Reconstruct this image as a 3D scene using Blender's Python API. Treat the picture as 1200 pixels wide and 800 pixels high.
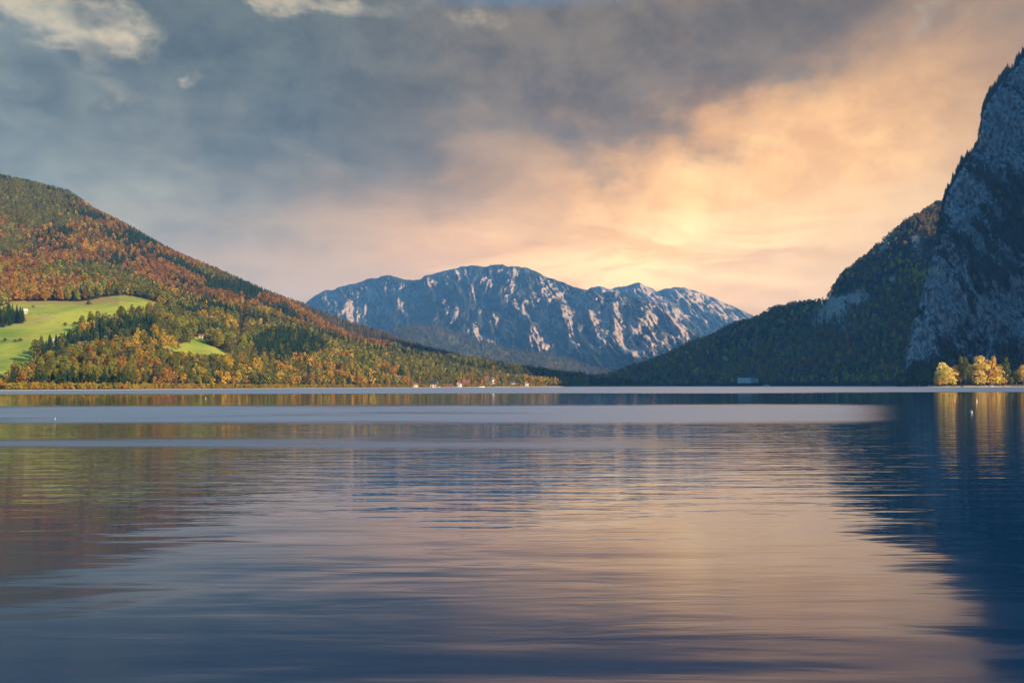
import bpy, math, random
import numpy as np
from mathutils import Vector, Matrix

random.seed(7)
rng = np.random.default_rng(11)
for o in list(bpy.data.objects):
    bpy.data.objects.remove(o, do_unlink=True)
scene = bpy.context.scene
COL = scene.collection

# ------------------------------------------------------------------ camera
F = 1039.0            # focal length in photo pixels (1200 wide)
H = 2.6               # eye height above the lake
HOR = 451.7           # horizon row at the middle of the frame
ROLL = 2.6 / 1200.0   # slight camera roll


def hor(px):
    return HOR - ROLL * (np.asarray(px, float) - 600.0)


cam_d = bpy.data.cameras.new("camera")
cam = bpy.data.objects.new("camera", cam_d)
COL.objects.link(cam)
cam_d.sensor_width = 36.0
cam_d.lens = F * 36.0 / 1200.0
cam_d.shift_y = (HOR - 400.0) / 1200.0
cam_d.clip_start = 0.1
cam_d.clip_end = 60000
cam.matrix_world = (Matrix.Translation((0, 0, H)) @ Matrix.Rotation(math.radians(90), 4, 'X')
                    @ Matrix.Rotation(-ROLL, 4, 'Z'))
scene.camera = cam

# ------------------------------------------------------------------ sun, sky, exposure
SUN = Vector((0.77, -0.56, 0.33)).normalized()
SUN_EL = math.asin(SUN.z)
SUN_AZ = math.atan2(SUN.x, SUN.y)
EXPOSURE = 1.0
SUN_STRENGTH = 5.0
sun_d = bpy.data.lights.new("sun", 'SUN')
sun_d.energy = SUN_STRENGTH
sun_d.angle = math.radians(0.5)
sun_d.color = (1.0, 0.80, 0.58)
sun = bpy.data.objects.new("sun", sun_d)
COL.objects.link(sun)
sun.rotation_euler = (-SUN).to_track_quat('-Z', 'Y').to_euler()

scene.view_settings.view_transform = 'Standard'
scene.view_settings.look = 'None'
scene.view_settings.exposure = EXPOSURE
scene.view_settings.gamma = 1.0
scene.view_settings.use_curve_mapping = False


class Nodes:
    """Small helper that writes math into a node tree."""

    def __init__(self, nt):
        self.nt = nt

    def new(self, t, **kw):
        n = self.nt.nodes.new(t)
        for k, v in kw.items():
            setattr(n, k, v)
        return n

    def put(self, sock, v):
        if hasattr(v, 'is_output'):
            self.nt.links.new(v, sock)
        elif isinstance(v, (tuple, list)):
            sock.default_value = tuple(v) if len(v) == len(sock.default_value) else tuple(v) + (1.0,)
        else:
            sock.default_value = v

    def m(self, op, a, b=None, c=None, clamp=False):
        n = self.new('ShaderNodeMath', operation=op, use_clamp=clamp)
        self.put(n.inputs[0], a)
        if b is not None:
            self.put(n.inputs[1], b)
        if c is not None:
            self.put(n.inputs[2], c)
        return n.outputs[0]

    def add(self, *v):
        r = v[0]
        for x in v[1:]:
            r = self.m('ADD', r, x)
        return r

    def mul(self, *v):
        r = v[0]
        for x in v[1:]:
            r = self.m('MULTIPLY', r, x)
        return r

    def sub(self, a, b):
        return self.m('SUBTRACT', a, b)

    def smooth(self, v, lo, hi, a=0.0, b=1.0):
        n = self.new('ShaderNodeMapRange', interpolation_type='SMOOTHSTEP')
        self.put(n.inputs['Value'], v)
        self.put(n.inputs['From Min'], lo)
        self.put(n.inputs['From Max'], hi)
        self.put(n.inputs['To Min'], a)
        self.put(n.inputs['To Max'], b)
        return n.outputs[0]

    def mix(self, f, a, b, mode='MIX'):
        n = self.new('ShaderNodeMix', data_type='RGBA', blend_type=mode)
        self.put(n.inputs[0], f)
        self.put(n.inputs[6], a)
        self.put(n.inputs[7], b)
        return n.outputs[2]

    def noise(self, vec, scale=1.0, detail=4.0, rough=0.5, dist=0.0):
        n = self.new('ShaderNodeTexNoise')
        self.put(n.inputs['Vector'], vec)
        n.inputs['Scale'].default_value = scale
        n.inputs['Detail'].default_value = detail
        n.inputs['Roughness'].default_value = rough
        n.inputs['Distortion'].default_value = dist
        return n.outputs[0]

    def vec(self, x, y, z=0.0):
        n = self.new('ShaderNodeCombineXYZ')
        self.put(n.inputs[0], x)
        self.put(n.inputs[1], y)
        self.put(n.inputs[2], z)
        return n.outputs[0]

    def vmul(self, v, s):
        n = self.new('ShaderNodeVectorMath', operation='MULTIPLY')
        self.put(n.inputs[0], v)
        n.inputs[1].default_value = s
        return n.outputs[0]

    def sep(self, v):
        n = self.new('ShaderNodeSeparateXYZ')
        self.put(n.inputs[0], v)
        return n.outputs


def ae(px, py):
    tx = (px - 600.0) / F
    ty = (HOR - py) / F
    return math.atan(tx), math.atan(ty / math.sqrt(1 + tx * tx))


world = bpy.data.worlds.new("World")
scene.world = world
world.use_nodes = True
wt = world.node_tree
wt.nodes.clear()
W = Nodes(wt)
tc = W.new('ShaderNodeTexCoord')
dirv = tc.outputs['Generated']
dx, dy, dz = W.sep(dirv)
az = W.m('ARCTAN2', dx, dy)
el = W.m('ARCSINE', dz)
# cloud-deck coordinates: the clouds lie in a sheet, so they flatten towards the horizon
den = W.add(W.m('MAXIMUM', dz, 0.0), 0.16)
deck = W.vec(W.m('DIVIDE', dx, den), W.m('DIVIDE', dy, den), 0.0)
big = W.noise(deck, 0.9, 6.0, 0.55, 0.3)
fine = W.noise(deck, 2.6, 8.0, 0.6, 0.5)
puff = W.noise(W.vec(az, W.mul(el, 1.45), 3.0), 6.5, 8.0, 0.60, 0.1)
wisp = W.noise(W.vec(W.mul(az, 1.0), W.mul(el, 5.0), 8.0), 5.0, 6.0, 0.6, 0.8)
# warped direction
waz = W.add(az, W.mul(W.sub(puff, 0.5), 0.16))
wel = W.add(el, W.mul(W.sub(fine, 0.5), 0.10))


def blob(px, py, sx, sy, rot=0.0, warp=True, power=1.0):
    a0, e0 = ae(px, py)
    A = W.sub(waz if warp else az, a0)
    E = W.sub(wel if warp else el, e0)
    c, s = math.cos(rot), math.sin(rot)
    u = W.add(W.mul(A, c), W.mul(E, s))
    v = W.sub(W.mul(E, c), W.mul(A, s))
    u = W.mul(u, F / sx)
    v = W.mul(v, F / sy)
    q = W.add(W.mul(u, u), W.mul(v, v))
    return W.m('EXPONENT', W.mul(q, -0.5 * power))


tex = W.noise(W.vec(W.add(az, W.mul(fine, 0.05)), W.mul(el, 1.35), 5.0), 11.0, 9.0, 0.64, 0.12)


def vary(col, v, lo, hi, a, b):
    return W.mix(W.smooth(v, lo, hi), W.mix(1.0, col, a, 'MULTIPLY'), W.mix(1.0, col, b, 'MULTIPLY'))


lr = W.smooth(waz, -0.30, 0.34)
base = W.mix(lr, (0.235, 0.285, 0.300), (0.33, 0.250, 0.180))
base = W.mix(W.mul(blob(540, 200, 230, 100), 0.85), base, (0.270, 0.225, 0.190))
# mottled light in the deck
base = vary(base, big, 0.38, 0.68, (0.72, 0.74, 0.77), (1.27, 1.22, 1.16))
base = vary(base, tex, 0.34, 0.66, (0.84, 0.85, 0.87), (1.17, 1.15, 1.12))
# pale pinkish band low over the far ridge
base = W.mix(W.mul(blob(390, 335, 230, 42), 0.75), base, (0.58, 0.41, 0.31))
base = W.mix(W.mul(blob(560, 290, 130, 30), 0.75), base, (0.80, 0.49, 0.30))
# the glow behind the clouds
gl = W.mul(blob(845, 220, 190, 104, 0.32), 0.97)
base = W.mix(gl, base, vary((0.90, 0.465, 0.165), tex, 0.34, 0.66, (0.93, 0.92, 0.91), (1.07, 1.075, 1.08)))
gl2 = W.mul(blob(835, 255, 165, 66, 0.15), 0.84)
base = W.mix(gl2, base, vary((1.08, 0.63, 0.235), tex, 0.36, 0.64, (0.92, 0.90, 0.88), (1.10, 1.12, 1.15)))
core = W.mul(blob(785, 307, 165, 32, 0.05), W.smooth(wisp, 0.34, 0.58))
base = W.mix(W.m('MULTIPLY', core, 1.0, clamp=True), base, (1.36, 1.03, 0.56))
base = W.mix(W.mul(blob(890, 225, 110, 46, 0.4), W.smooth(tex, 0.42, 0.68), 0.60), base, (1.22, 0.85, 0.42))
base = W.mix(W.mul(blob(1010, 300, 110, 60, 0.3), 0.65), base, (0.98, 0.72, 0.46))
base = W.mix(W.mul(blob(840, 285, 260, 60), W.smooth(wisp, 0.52, 0.72), 0.60), base, (0.90, 0.53, 0.25))
# thin dark bars in front of the glow
base = W.mix(W.mul(blob(905, 300, 80, 8, 0.08), 0.5), base, (0.72, 0.44, 0.25))
base = W.mix(W.mul(blob(630, 158, 60, 6, 0.08), 0.7), base, (0.18, 0.165, 0.17))
# slanting shafts from the break in the cloud
ang = W.m('ARCTAN2', W.sub(az, ae(800, 345)[0]), W.sub(el, ae(800, 345)[1]))
ray = W.noise(W.vec(W.mul(ang, 2.6), 0.0, 0.0), 2.6, 5.0, 0.62)
base = W.mix(W.mul(W.smooth(ray, 0.46, 0.64), blob(880, 130, 200, 100, 0.2, False), 0.20), base, (0.72, 0.46, 0.25))
# light falling in soft shafts out of the break towards the peaks
ang2 = W.m('ARCTAN2', W.sub(az, ae(905, -60)[0]), W.sub(ae(905, -60)[1], el))
fall = W.noise(W.vec(W.mul(ang2, 3.0), 0.0, 4.0), 2.4, 3.0, 0.5)
base = W.mix(W.mul(blob(760, 235, 150, 80, 0, False), 0.8), base, vary(base, fall, 0.36, 0.64, (0.90, 0.885, 0.87), (1.09, 1.095, 1.10)))
# dark cloud masses
dk = W.m('MAXIMUM', W.mul(blob(330, 85, 175, 62, -0.10), 1.35), W.mul(blob(590, 50, 260, 85, -0.05), 1.30))
dk = W.m('MAXIMUM', dk, W.mul(blob(25, 92, 48, 26, -0.5), 1.3))
dk = W.m('MAXIMUM', dk, W.mul(blob(68, 66, 24, 14, 0), 1.0))
dk = W.m('MAXIMUM', dk, W.mul(blob(120, 25, 40, 20, -0.3), 1.0))
dk = W.m('MAXIMUM', dk, W.mul(blob(900, 35, 230, 62, 0.25), 1.1))
dkm = W.smooth(W.add(dk, W.mul(W.sub(puff, 0.5), 2.6), W.mul(W.sub(tex, 0.5), 1.3)), 0.12, 1.10)
dkc = W.mix(W.smooth(az, -0.28, 0.02), (0.108, 0.130, 0.138), (0.160, 0.130, 0.098))
dkc = vary(dkc, tex, 0.34, 0.66, (0.68, 0.69, 0.71), (1.30, 1.27, 1.24))
base = W.mix(W.mul(dkm, 0.92), base, dkc)
# bright cream gaps at upper left
gp = W.m('MAXIMUM', W.mul(blob(150, 108, 80, 13, -0.3), 0.62), W.mul(blob(70, 26, 150, 34), 1.05))
gp = W.m('MAXIMUM', gp, W.mul(blob(440, 8, 120, 20), 1.0))
gp = W.m('MAXIMUM', gp, W.mul(blob(215, 95, 22, 14), 1.0))
gp = W.m('MAXIMUM', gp, W.mul(blob(380, 12, 60, 14), 1.0))
gp = W.m('MAXIMUM', gp, W.mul(blob(1075, 20, 60, 18, 0.5), 0.75))
gpm = W.smooth(W.add(gp, W.mul(W.sub(puff, 0.5), 2.4), W.mul(W.sub(tex, 0.5), 1.6), W.mul(dkm, -0.40)), 0.30, 0.98)
base = W.mix(W.mul(gpm, 0.85), base, vary((0.66, 0.585, 0.46), tex, 0.4, 0.66, (0.85, 0.87, 0.90), (1.12, 1.10, 1.06)))
# overhead and behind, the cloud breaks up to clear sky
sky = W.new('ShaderNodeTexSky', sky_type='NISHITA')
sky.sun_disc = False
sky.sun_elevation = SUN_EL
sky.sun_rotation = SUN_AZ
sky.altitude = 480
sky.air_density = 1.2
sky.dust_density = 0.6
clear = W.smooth(W.add(el, W.mul(W.sub(big, 0.5), 0.12)), math.radians(23.2), math.radians(26))
back = W.smooth(W.m('ABSOLUTE', az), 0.9, 1.8)
clear = W.m('MAXIMUM', clear, W.mul(back, 0.85))
BG = 0.10
cl = W.mix(1.0, base, (0.525 / BG, 0.515 / BG, 0.45 / BG), 'MULTIPLY')      # clouds, in the units of the sky texture (exposure +1)
ns = W.mix(0.85, W.mix(1.0, sky.outputs[0], (0.5, 0.7, 1.0), 'MULTIPLY'), (0.30, 1.85, 4.00))  # unseen upper sky pushed to strong blue to tint shade and near water
final = W.mix(W.mul(clear, 0.95), cl, ns)
bg = W.new('ShaderNodeBackground')
W.put(bg.inputs[0], final)
bg.inputs[1].default_value = BG
wo = W.new('ShaderNodeOutputWorld')
wt.links.new(bg.outputs[0], wo.inputs[0])


# ------------------------------------------------------------------ numpy noise
def _hash(ix, iy, iz):
    h = (ix * 374761393 + iy * 668265263 + iz * 2147483647 + 1274126177) & 0xFFFFFFFF
    h = ((h ^ (h >> 13)) * 1274126177) & 0xFFFFFFFF
    h = h ^ (h >> 16)
    return (h & 0xFFFF) / 65535.0


def vnoise(x, y, z=0.0):
    x, y, z = np.broadcast_arrays(np.asarray(x, float), np.asarray(y, float), np.asarray(z, float))
    ix, iy, iz = np.floor(x).astype(np.int64), np.floor(y).astype(np.int64), np.floor(z).astype(np.int64)
    fx, fy, fz = x - ix, y - iy, z - iz
    fx, fy, fz = [f * f * f * (f * (f * 6 - 15) + 10) for f in (fx, fy, fz)]
    r = 0
    for a in (0, 1):
        for b in (0, 1):
            for c in (0, 1):
                r = r + _hash(ix + a, iy + b, iz + c) * (fx if a else 1 - fx) * (fy if b else 1 - fy) * (fz if c else 1 - fz)
    return r * 2 - 1


def fbm(x, y, z=0.0, octv=5, gain=0.5):
    r, a, s = 0, 1.0, 0
    for i in range(octv):
        r = r + a * vnoise(x * 2 ** i + 17.3 * i, y * 2 ** i - 9.1 * i, np.asarray(z) * 2 ** i + 3.7 * i)
        s += a
        a *= gain
    return r / s


def ridged(x, y, z=0.0, octv=4, gain=0.5):
    r, a, s = 0, 1.0, 0
    for i in range(octv):
        r = r + a * (1 - np.abs(vnoise(x * 2 ** i + 11.7 * i, y * 2 ** i + 5.3 * i, np.asarray(z) * 2 ** i + 1.9 * i)) * 2)
        s += a
        a *= gain
    return r / s


def sstep(x, a, b):
    t = np.clip((x - a) / (b - a), 0, 1)
    return t * t * (3 - 2 * t)


# ------------------------------------------------------------------ mesh helpers
def mesh_from(name, verts, loops, counts, mats=(), mat_idx=None, smooth=False, attrs=None):
    me = bpy.data.meshes.new(name)
    verts = np.ascontiguousarray(verts, np.float32)
    loops = np.ascontiguousarray(loops, np.int32)
    counts = np.ascontiguousarray(counts, np.int32)
    me.vertices.add(len(verts))
    me.vertices.foreach_set('co', verts.ravel())
    me.loops.add(len(loops))
    me.loops.foreach_set('vertex_index', loops)
    me.polygons.add(len(counts))
    starts = np.zeros(len(counts), np.int32)
    starts[1:] = np.cumsum(counts)[:-1]
    me.polygons.foreach_set('loop_start', starts)
    try:
        me.polygons.foreach_set('loop_total', counts)
    except Exception:
        pass
    for m in mats:
        me.materials.append(m)
    if mat_idx is not None:
        me.polygons.foreach_set('material_index', np.ascontiguousarray(mat_idx, np.int32))
    me.polygons.foreach_set('use_smooth', np.full(len(counts), bool(smooth)))
    for k, v in (attrs or {}).items():
        v = np.asarray(v, np.float32)
        if v.ndim == 2:
            if v.shape[1] == 3:
                v = np.concatenate([v, np.ones((len(v), 1), np.float32)], 1)
            at = me.attributes.new(k, 'FLOAT_COLOR', 'POINT')
            at.data.foreach_set('color', np.ascontiguousarray(v).ravel())
        else:
            at = me.attributes.new(k, 'FLOAT', 'POINT')
            at.data.foreach_set('value', np.ascontiguousarray(v))
    me.update(calc_edges=True)
    me.validate()
    return me


def link(name, me, parent=None):
    o = bpy.data.objects.new(name, me)
    COL.objects.link(o)
    if parent is not None:
        o.parent = parent
    return o


def structure(o):
    o['kind'] = 'structure'
    return o


def tag(o, label, cat, group=None):
    o['label'] = label
    o['category'] = cat
    if group:
        o['group'] = group
    return o


def thing(name, label, cat, loc, rotz=0.0, scale=1.0, group=None):
    o = bpy.data.objects.new(name, None)
    COL.objects.link(o)
    o.location = loc
    o.rotation_euler = (0, 0, rotz)
    o.scale = (scale, scale, scale) if not isinstance(scale, (tuple, list)) else scale
    o.empty_display_size = 0.1
    return tag(o, label, cat, group)


class MB:
    """Collects simple shapes into one mesh."""

    def __init__(self):
        self.v, self.f = [], []

    def face(self, pts):
        n = len(self.v)
        self.v += [tuple(p) for p in pts]
        self.f.append(list(range(n, n + len(pts))))

    def add(self, verts, faces):
        n = len(self.v)
        self.v += [tuple(p) for p in verts]
        self.f += [[i + n for i in fc] for fc in faces]
        return self

    def box(self, x0, x1, y0, y1, z0, z1):
        v = [(x0, y0, z0), (x1, y0, z0), (x1, y1, z0), (x0, y1, z0), (x0, y0, z1), (x1, y0, z1), (x1, y1, z1), (x0, y1, z1)]
        return self.add(v, [(0, 3, 2, 1), (4, 5, 6, 7), (0, 1, 5, 4), (1, 2, 6, 5), (2, 3, 7, 6), (3, 0, 4, 7)])

    def tube(self, pts, rad, n=6):
        rings = []
        for k, p in enumerate(pts):
            p = Vector(p)
            d = (Vector(pts[min(k + 1, len(pts) - 1)]) - Vector(pts[max(k - 1, 0)])).normalized()
            a = d.orthogonal().normalized()
            b = d.cross(a)
            rings.append([p + (a * math.cos(2 * math.pi * i / n) + b * math.sin(2 * math.pi * i / n)) * rad[k] for i in range(n)])
        base = len(self.v)
        for r in rings:
            self.v += [tuple(p) for p in r]
        for k in range(len(pts) - 1):
            for i in range(n):
                j = (i + 1) % n
                self.f.append([base + k * n + i, base + k * n + j, base + (k + 1) * n + j, base + (k + 1) * n + i])
        self.f.append([base + i for i in range(n)][::-1])
        self.f.append([base + (len(pts) - 1) * n + i for i in range(n)])
        return self

    def lathe(self, prof, n=12, cx=0, cy=0):
        base = len(self.v)
        for r, z in prof:
            for i in range(n):
                a = 2 * math.pi * i / n
                self.v.append((cx + r * math.cos(a), cy + r * math.sin(a), z))
        for k in range(len(prof) - 1):
            for i in range(n):
                j = (i + 1) % n
                self.f.append([base + k * n + i, base + k * n + j, base + (k + 1) * n + j, base + (k + 1) * n + i])
        self.f.append([base + i for i in range(n)][::-1])
        self.f.append([base + (len(prof) - 1) * n + i for i in range(n)])
        return self

    def mesh(self, name, mat, smooth=False):
        me = bpy.data.meshes.new(name)
        me.from_pydata(self.v, [], self.f)
        if mat:
            me.materials.append(mat)
        if smooth:
            me.polygons.foreach_set('use_smooth', [True] * len(me.polygons))
        me.update()
        return me

    def build(self, name, mat, parent=None, smooth=False):
        return link(name, self.mesh(name, mat, smooth), parent)


# ------------------------------------------------------------------ materials
def new_mat(name):
    m = bpy.data.materials.new(name)
    m.use_nodes = True
    m.node_tree.nodes.clear()
    n = Nodes(m.node_tree)
    out = n.new('ShaderNodeOutputMaterial')
    return m, n, out


def pbr(n, out, color, rough=0.8, spec=0.3, normal=None, **kw):
    b = n.new('ShaderNodeBsdfPrincipled')
    n.put(b.inputs['Base Color'], color)
    n.put(b.inputs['Roughness'], rough)
    n.put(b.inputs['Specular IOR Level'], spec)
    for k, v in kw.items():
        n.put(b.inputs[k], v)
    if normal is not None:
        n.nt.links.new(normal, b.inputs['Normal'])
    n.nt.links.new(b.outputs[0], out.inputs[0])
    return b


def bump(n, h, dist, strength=1.0):
    b = n.new('ShaderNodeBump')
    b.inputs['Strength'].default_value = strength
    b.inputs['Distance'].default_value = dist
    n.put(b.inputs['Height'], h)
    return b.outputs[0]


def pos(n):
    return n.new('ShaderNodeNewGeometry').outputs['Position']


def attr(n, name, out='Fac'):
    a = n.new('ShaderNodeAttribute', attribute_name=name)
    return a.outputs[out]


def plain(name, color, rough=0.7, var=0.15, scale=3.0, spec=0.3):
    m, n, out = new_mat(name)
    nz = n.noise(n.new('ShaderNodeTexCoord').outputs['Object'], scale, 5.0, 0.6)
    lo = tuple(c * (1 - var) for c in color)
    hi = tuple(min(1, c * (1 + var)) for c in color)
    pbr(n, out, n.mix(nz, lo, hi), rough, spec)
    return m


def leafy(n, out, color, trans=0.38):
    d = n.new('ShaderNodeBsdfDiffuse')
    t = n.new('ShaderNodeBsdfTranslucent')
    n.put(d.inputs[0], color)
    n.put(t.inputs[0], color)
    x = n.new('ShaderNodeMixShader')
    x.inputs[0].default_value = trans
    n.nt.links.new(d.outputs[0], x.inputs[1])
    n.nt.links.new(t.outputs[0], x.inputs[2])
    n.nt.links.new(x.outputs[0], out.inputs[0])


def foliage_mat(name, c, trans=0.40, var=0.30):
    """Leaf colour of one kind of tree; each tree differs a little, and each leaf clump too."""
    m, n, out = new_mat(name)
    info = n.new('ShaderNodeObjectInfo')
    hsv = n.new('ShaderNodeHueSaturation')
    nz = n.noise(n.new('ShaderNodeTexCoord').outputs['Object'], 9.0, 3.0, 0.6)
    n.put(hsv.inputs['Hue'], n.add(0.485, n.mul(info.outputs['Random'], 0.03)))
    n.put(hsv.inputs['Saturation'], 1.0)
    n.put(hsv.inputs['Value'], n.add(1 - var, n.mul(nz, var), n.mul(info.outputs['Random'], var)))
    n.put(hsv.inputs['Color'], c)
    leafy(n, out, hsv.outputs[0], trans)
    return m


PALETTE = {   # sort -> leaf colour
    'rust-orange': (0.185, 0.090, 0.020),
    'amber-orange': (0.305, 0.165, 0.030),
    'golden-yellow': (0.40, 0.255, 0.035),
    'olive-green': (0.120, 0.118, 0.026),
    'yellow-green': (0.215, 0.205, 0.032),
    'grey-brown': (0.110, 0.078, 0.045),
    'bare purple-brown': (0.080, 0.050, 0.040),
    'bright golden': (0.72, 0.54, 0.13),
    'bright amber': (0.66, 0.40, 0.085),
}
CONIFER = (0.022, 0.042, 0.020)
LEAF = {k: foliage_mat('leaves ' + k, v) for k, v in PALETTE.items()}
NEEDLE = foliage_mat('needles dark green', CONIFER, 0.1)
BARK = plain('bark', (0.14, 0.105, 0.08), 0.9, 0.35, 6.0)
PALE_BARK = plain('birch bark', (0.55, 0.50, 0.44), 0.8, 0.3, 8.0)


def tint_mat(name, trans):
    m, n, out = new_mat(name)
    nz = n.noise(pos(n), 0.4, 3.0, 0.6)
    c = n.mix(1.0, attr(n, 'tint', 'Color'), n.mix(nz, (0.72, 0.72, 0.72), (1.28, 1.28, 1.28)), 'MULTIPLY')
    leafy(n, out, c, trans)
    return m


FOREST_MAT = tint_mat('forest leaves', 0.25)


# ------------------------------------------------------------------ terrain masses
class Mass:
    """A hill lofted through contour lines; every contour is traced as (bearing column, row or height, depth)."""

    def __init__(self, px0, px1, ncol, contours, rows):
        self.cols = np.linspace(px0, px1, ncol) if np.isscalar(ncol) else np.asarray(ncol, float)
        D, Z = [], []
        for c in contours:
            d = np.interp(self.cols, *zip(*[(p[0], p[2]) for p in c['pts']]))
            if c.get('z'):
                z = np.interp(self.cols, *zip(*[(p[0], p[1]) for p in c['pts']]))
            else:
                py = np.interp(self.cols, *zip(*[(p[0], p[1]) for p in c['pts']]))
                z = H + (hor(self.cols) - py) / F * d
            D.append(d)
            Z.append(z)
        for back in (0,):
            pass
        D, Z = np.array(D), np.array(Z)
        D = np.maximum.accumulate(D + np.arange(len(D))[:, None] * 1.0, 0)
        K = len(D)
        S, out_d, out_z = [], [], []
        for k in range(K - 1):
            n = rows[k]
            for i in range(n + (1 if k == K - 2 else 0)):
                u = i / n
                S.append(k + u)
                k0, k3 = max(k - 1, 0), min(k + 2, K - 1)

                def cr(A):
                    return 0.5 * ((2 * A[k]) + (-A[k0] + A[k + 1]) * u + (2 * A[k0] - 5 * A[k] + 4 * A[k + 1] - A[k3]) * u * u
                                  + (-A[k0] + 3 * A[k] - 3 * A[k + 1] + A[k3]) * u ** 3)
                out_d.append(D[k] * (1 - u) + D[k + 1] * u)
                cz = cr(Z)
                lo, hi = np.minimum(Z[k], Z[k + 1]), np.maximum(Z[k], Z[k + 1])
                pad = (hi - lo) * 0.05
                out_z.append(np.clip(cz, lo - pad, hi + pad))
        self.S = np.array(S)
        self.D = np.array(out_d)
        self.Z = np.array(out_z)
        self.K = K
        self.X = (self.cols[None, :] - 600.0) / F * self.D
        self.Y = self.D.copy()

    def grid(self):
        R, C = self.D.shape
        v = np.stack([self.X, self.Y, self.Z], -1).reshape(-1, 3)
        i = np.arange((R - 1) * C).reshape(R - 1, C)[:, :-1].ravel()
        q = np.stack([i, i + 1, i + C + 1, i + C], 1)
        return v, q

    def at(self, px, d):
        """Ground height at a bearing column and depth."""
        c = np.clip((px - self.cols[0]) / (self.cols[1] - self.cols[0]), 0, len(self.cols) - 1.001)
        j = int(c)
        f = c - j
        z0 = np.interp(d, self.D[:, j], self.Z[:, j])
        z1 = np.interp(d, self.D[:, j + 1], self.Z[:, j + 1])
        return z0 * (1 - f) + z1 * f

    def at_many(self, x, y):
        px = 600 + F * x / y
        c = np.clip((px - self.cols[0]) / (self.cols[1] - self.cols[0]), 0, len(self.cols) - 1.001)
        j = c.astype(int)
        z = np.empty(len(x))
        s = np.empty(len(x))
        order = np.argsort(j, kind='stable')
        bounds = np.searchsorted(j[order], np.arange(len(self.cols) + 1))
        for k in range(len(self.cols)):
            ii = order[bounds[k]:bounds[k + 1]]
            if len(ii):
                z[ii] = np.interp(y[ii], self.D[:, k], self.Z[:, k])
                s[ii] = np.interp(y[ii], self.D[:, k], self.S)
        return z, s

    def hit(self, px, py, smax=None):
        """First point of the ground along the bearing that rises to image row py."""
        j = int(np.clip(round((px - self.cols[0]) / (self.cols[1] - self.cols[0])), 0, len(self.cols) - 1))
        rows = hor(px) - F * (self.Z[:, j] - H) / self.D[:, j]
        for k in range(1, len(rows)):
            if rows[k] <= py < rows[k - 1]:
                t = (rows[k - 1] - py) / (rows[k - 1] - rows[k] + 1e-9)
                d = self.D[k - 1, j] * (1 - t) + self.D[k, j] * t
                z = self.Z[k - 1, j] * (1 - t) + self.Z[k, j] * t
                return Vector(((px - 600) / F * d, d, z))
        k = int(np.argmin(rows))
        return Vector(((px - 600) / F * self.D[k, j], self.D[k, j], self.Z[k, j]))


def proj(x, y, z):
    px = 600 + F * x / y
    return px, hor(px) - F * (z - H) / y


def inside(px, py, poly):
    px, py = np.asarray(px), np.asarray(py)
    r = np.zeros(px.shape, bool)
    n = len(poly)
    for i in range(n):
        (x0, y0), (x1, y1) = poly[i], poly[(i + 1) % n]
        c = ((y0 > py) != (y1 > py)) & (px < (x1 - x0) * (py - y0) / (y1 - y0 + 1e-12) + x0)
        r ^= c
    return r


def pts(px, py, d):
    return list(zip(px, py, d))


def off(ds, a):
    return [d + k for d, k in zip(ds, a if isinstance(a, (list, tuple)) else [a] * len(ds))]


def zback(contour_pts, frac, add):
    """Points behind a ridge: lower and further away (heights in metres)."""
    r = []
    for px, py, d in contour_pts:
        z = H + (float(hor(px)) - py) / F * d
        r.append((px, z * frac - (6 if frac == 0 else 0), d + add))
    return r


# --- left hill
cx_ = [-400, 0, 150, 300, 480, 600, 640, 690]
shore_d = [420, 560, 650, 900, 1250, 1500, 1600, 1750]
A_ridge = pts([-400, 0, 40, 80, 110, 150, 200, 250, 300, 335, 350, 380, 412, 450, 500, 550, 590, 690],
              [90, 216, 226, 238, 260, 278, 303, 323, 344, 358, 368, 383, 400, 408, 420, 433, 445, 450.5],
              [2000, 2400, 2420, 2420, 2400, 2350, 2300, 2250, 2200, 2150, 2120, 2100, 2060, 2020, 2000, 1970, 1950, 1960])
A = Mass(-400, 690, 900, [
    dict(z=1, pts=pts(cx_, [-2] * 8, shore_d)),
    dict(z=1, pts=pts(cx_, [0.55] * 8, off(shore_d, 7))),
    dict(z=1, pts=pts(cx_, [2.2] * 8, off(shore_d, 40))),
    dict(pts=pts([-400, 0, 70, 150, 250, 300, 400, 480, 600, 690], [428, 436, 430, 424, 421, 425, 433, 441, 449, 451],
                 [600, 740, 770, 830, 980, 1090, 1270, 1400, 1620, 1800])),
    dict(pts=pts([-400, 0, 100, 140, 185, 200, 300, 400, 480, 600, 690], [345, 356, 351, 347, 353, 361, 385, 411, 426, 446, 450.8],
                 [1000, 1180, 1230, 1260, 1300, 1310, 1420, 1560, 1620, 1750, 1850])),
    dict(pts=pts([-400, 0, 100, 200, 300, 400, 500, 600, 690], [230, 288, 303, 336, 366, 397, 424, 445.5, 450.7],
                 [1500, 1750, 1750, 1720, 1720, 1760, 1800, 1850, 1900])),
    dict(pts=A_ridge),
    dict(z=1, pts=zback(A_ridge, 0.45, 500)),
    dict(z=1, pts=zback(A_ridge, 0.0, 1000)),
], [4, 6, 36, 44, 50, 50, 14, 8])
s2 = A.S[:, None]
w = sstep(s2, 2.2, 4.0) * (1 - 0.55 * sstep(s2, 5.6, 6.0))
A.Z += w * (9 * fbm(A.X / 260, A.Y / 260, 1.0, 4) + 34 * sstep(s2, 4.2, 5.0) * (1 - sstep(s2, 5.5, 6)) * (ridged(A.X / 520 + A.Y / 700, A.Y / 900, 4.0, 3) - 0.2))
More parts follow.
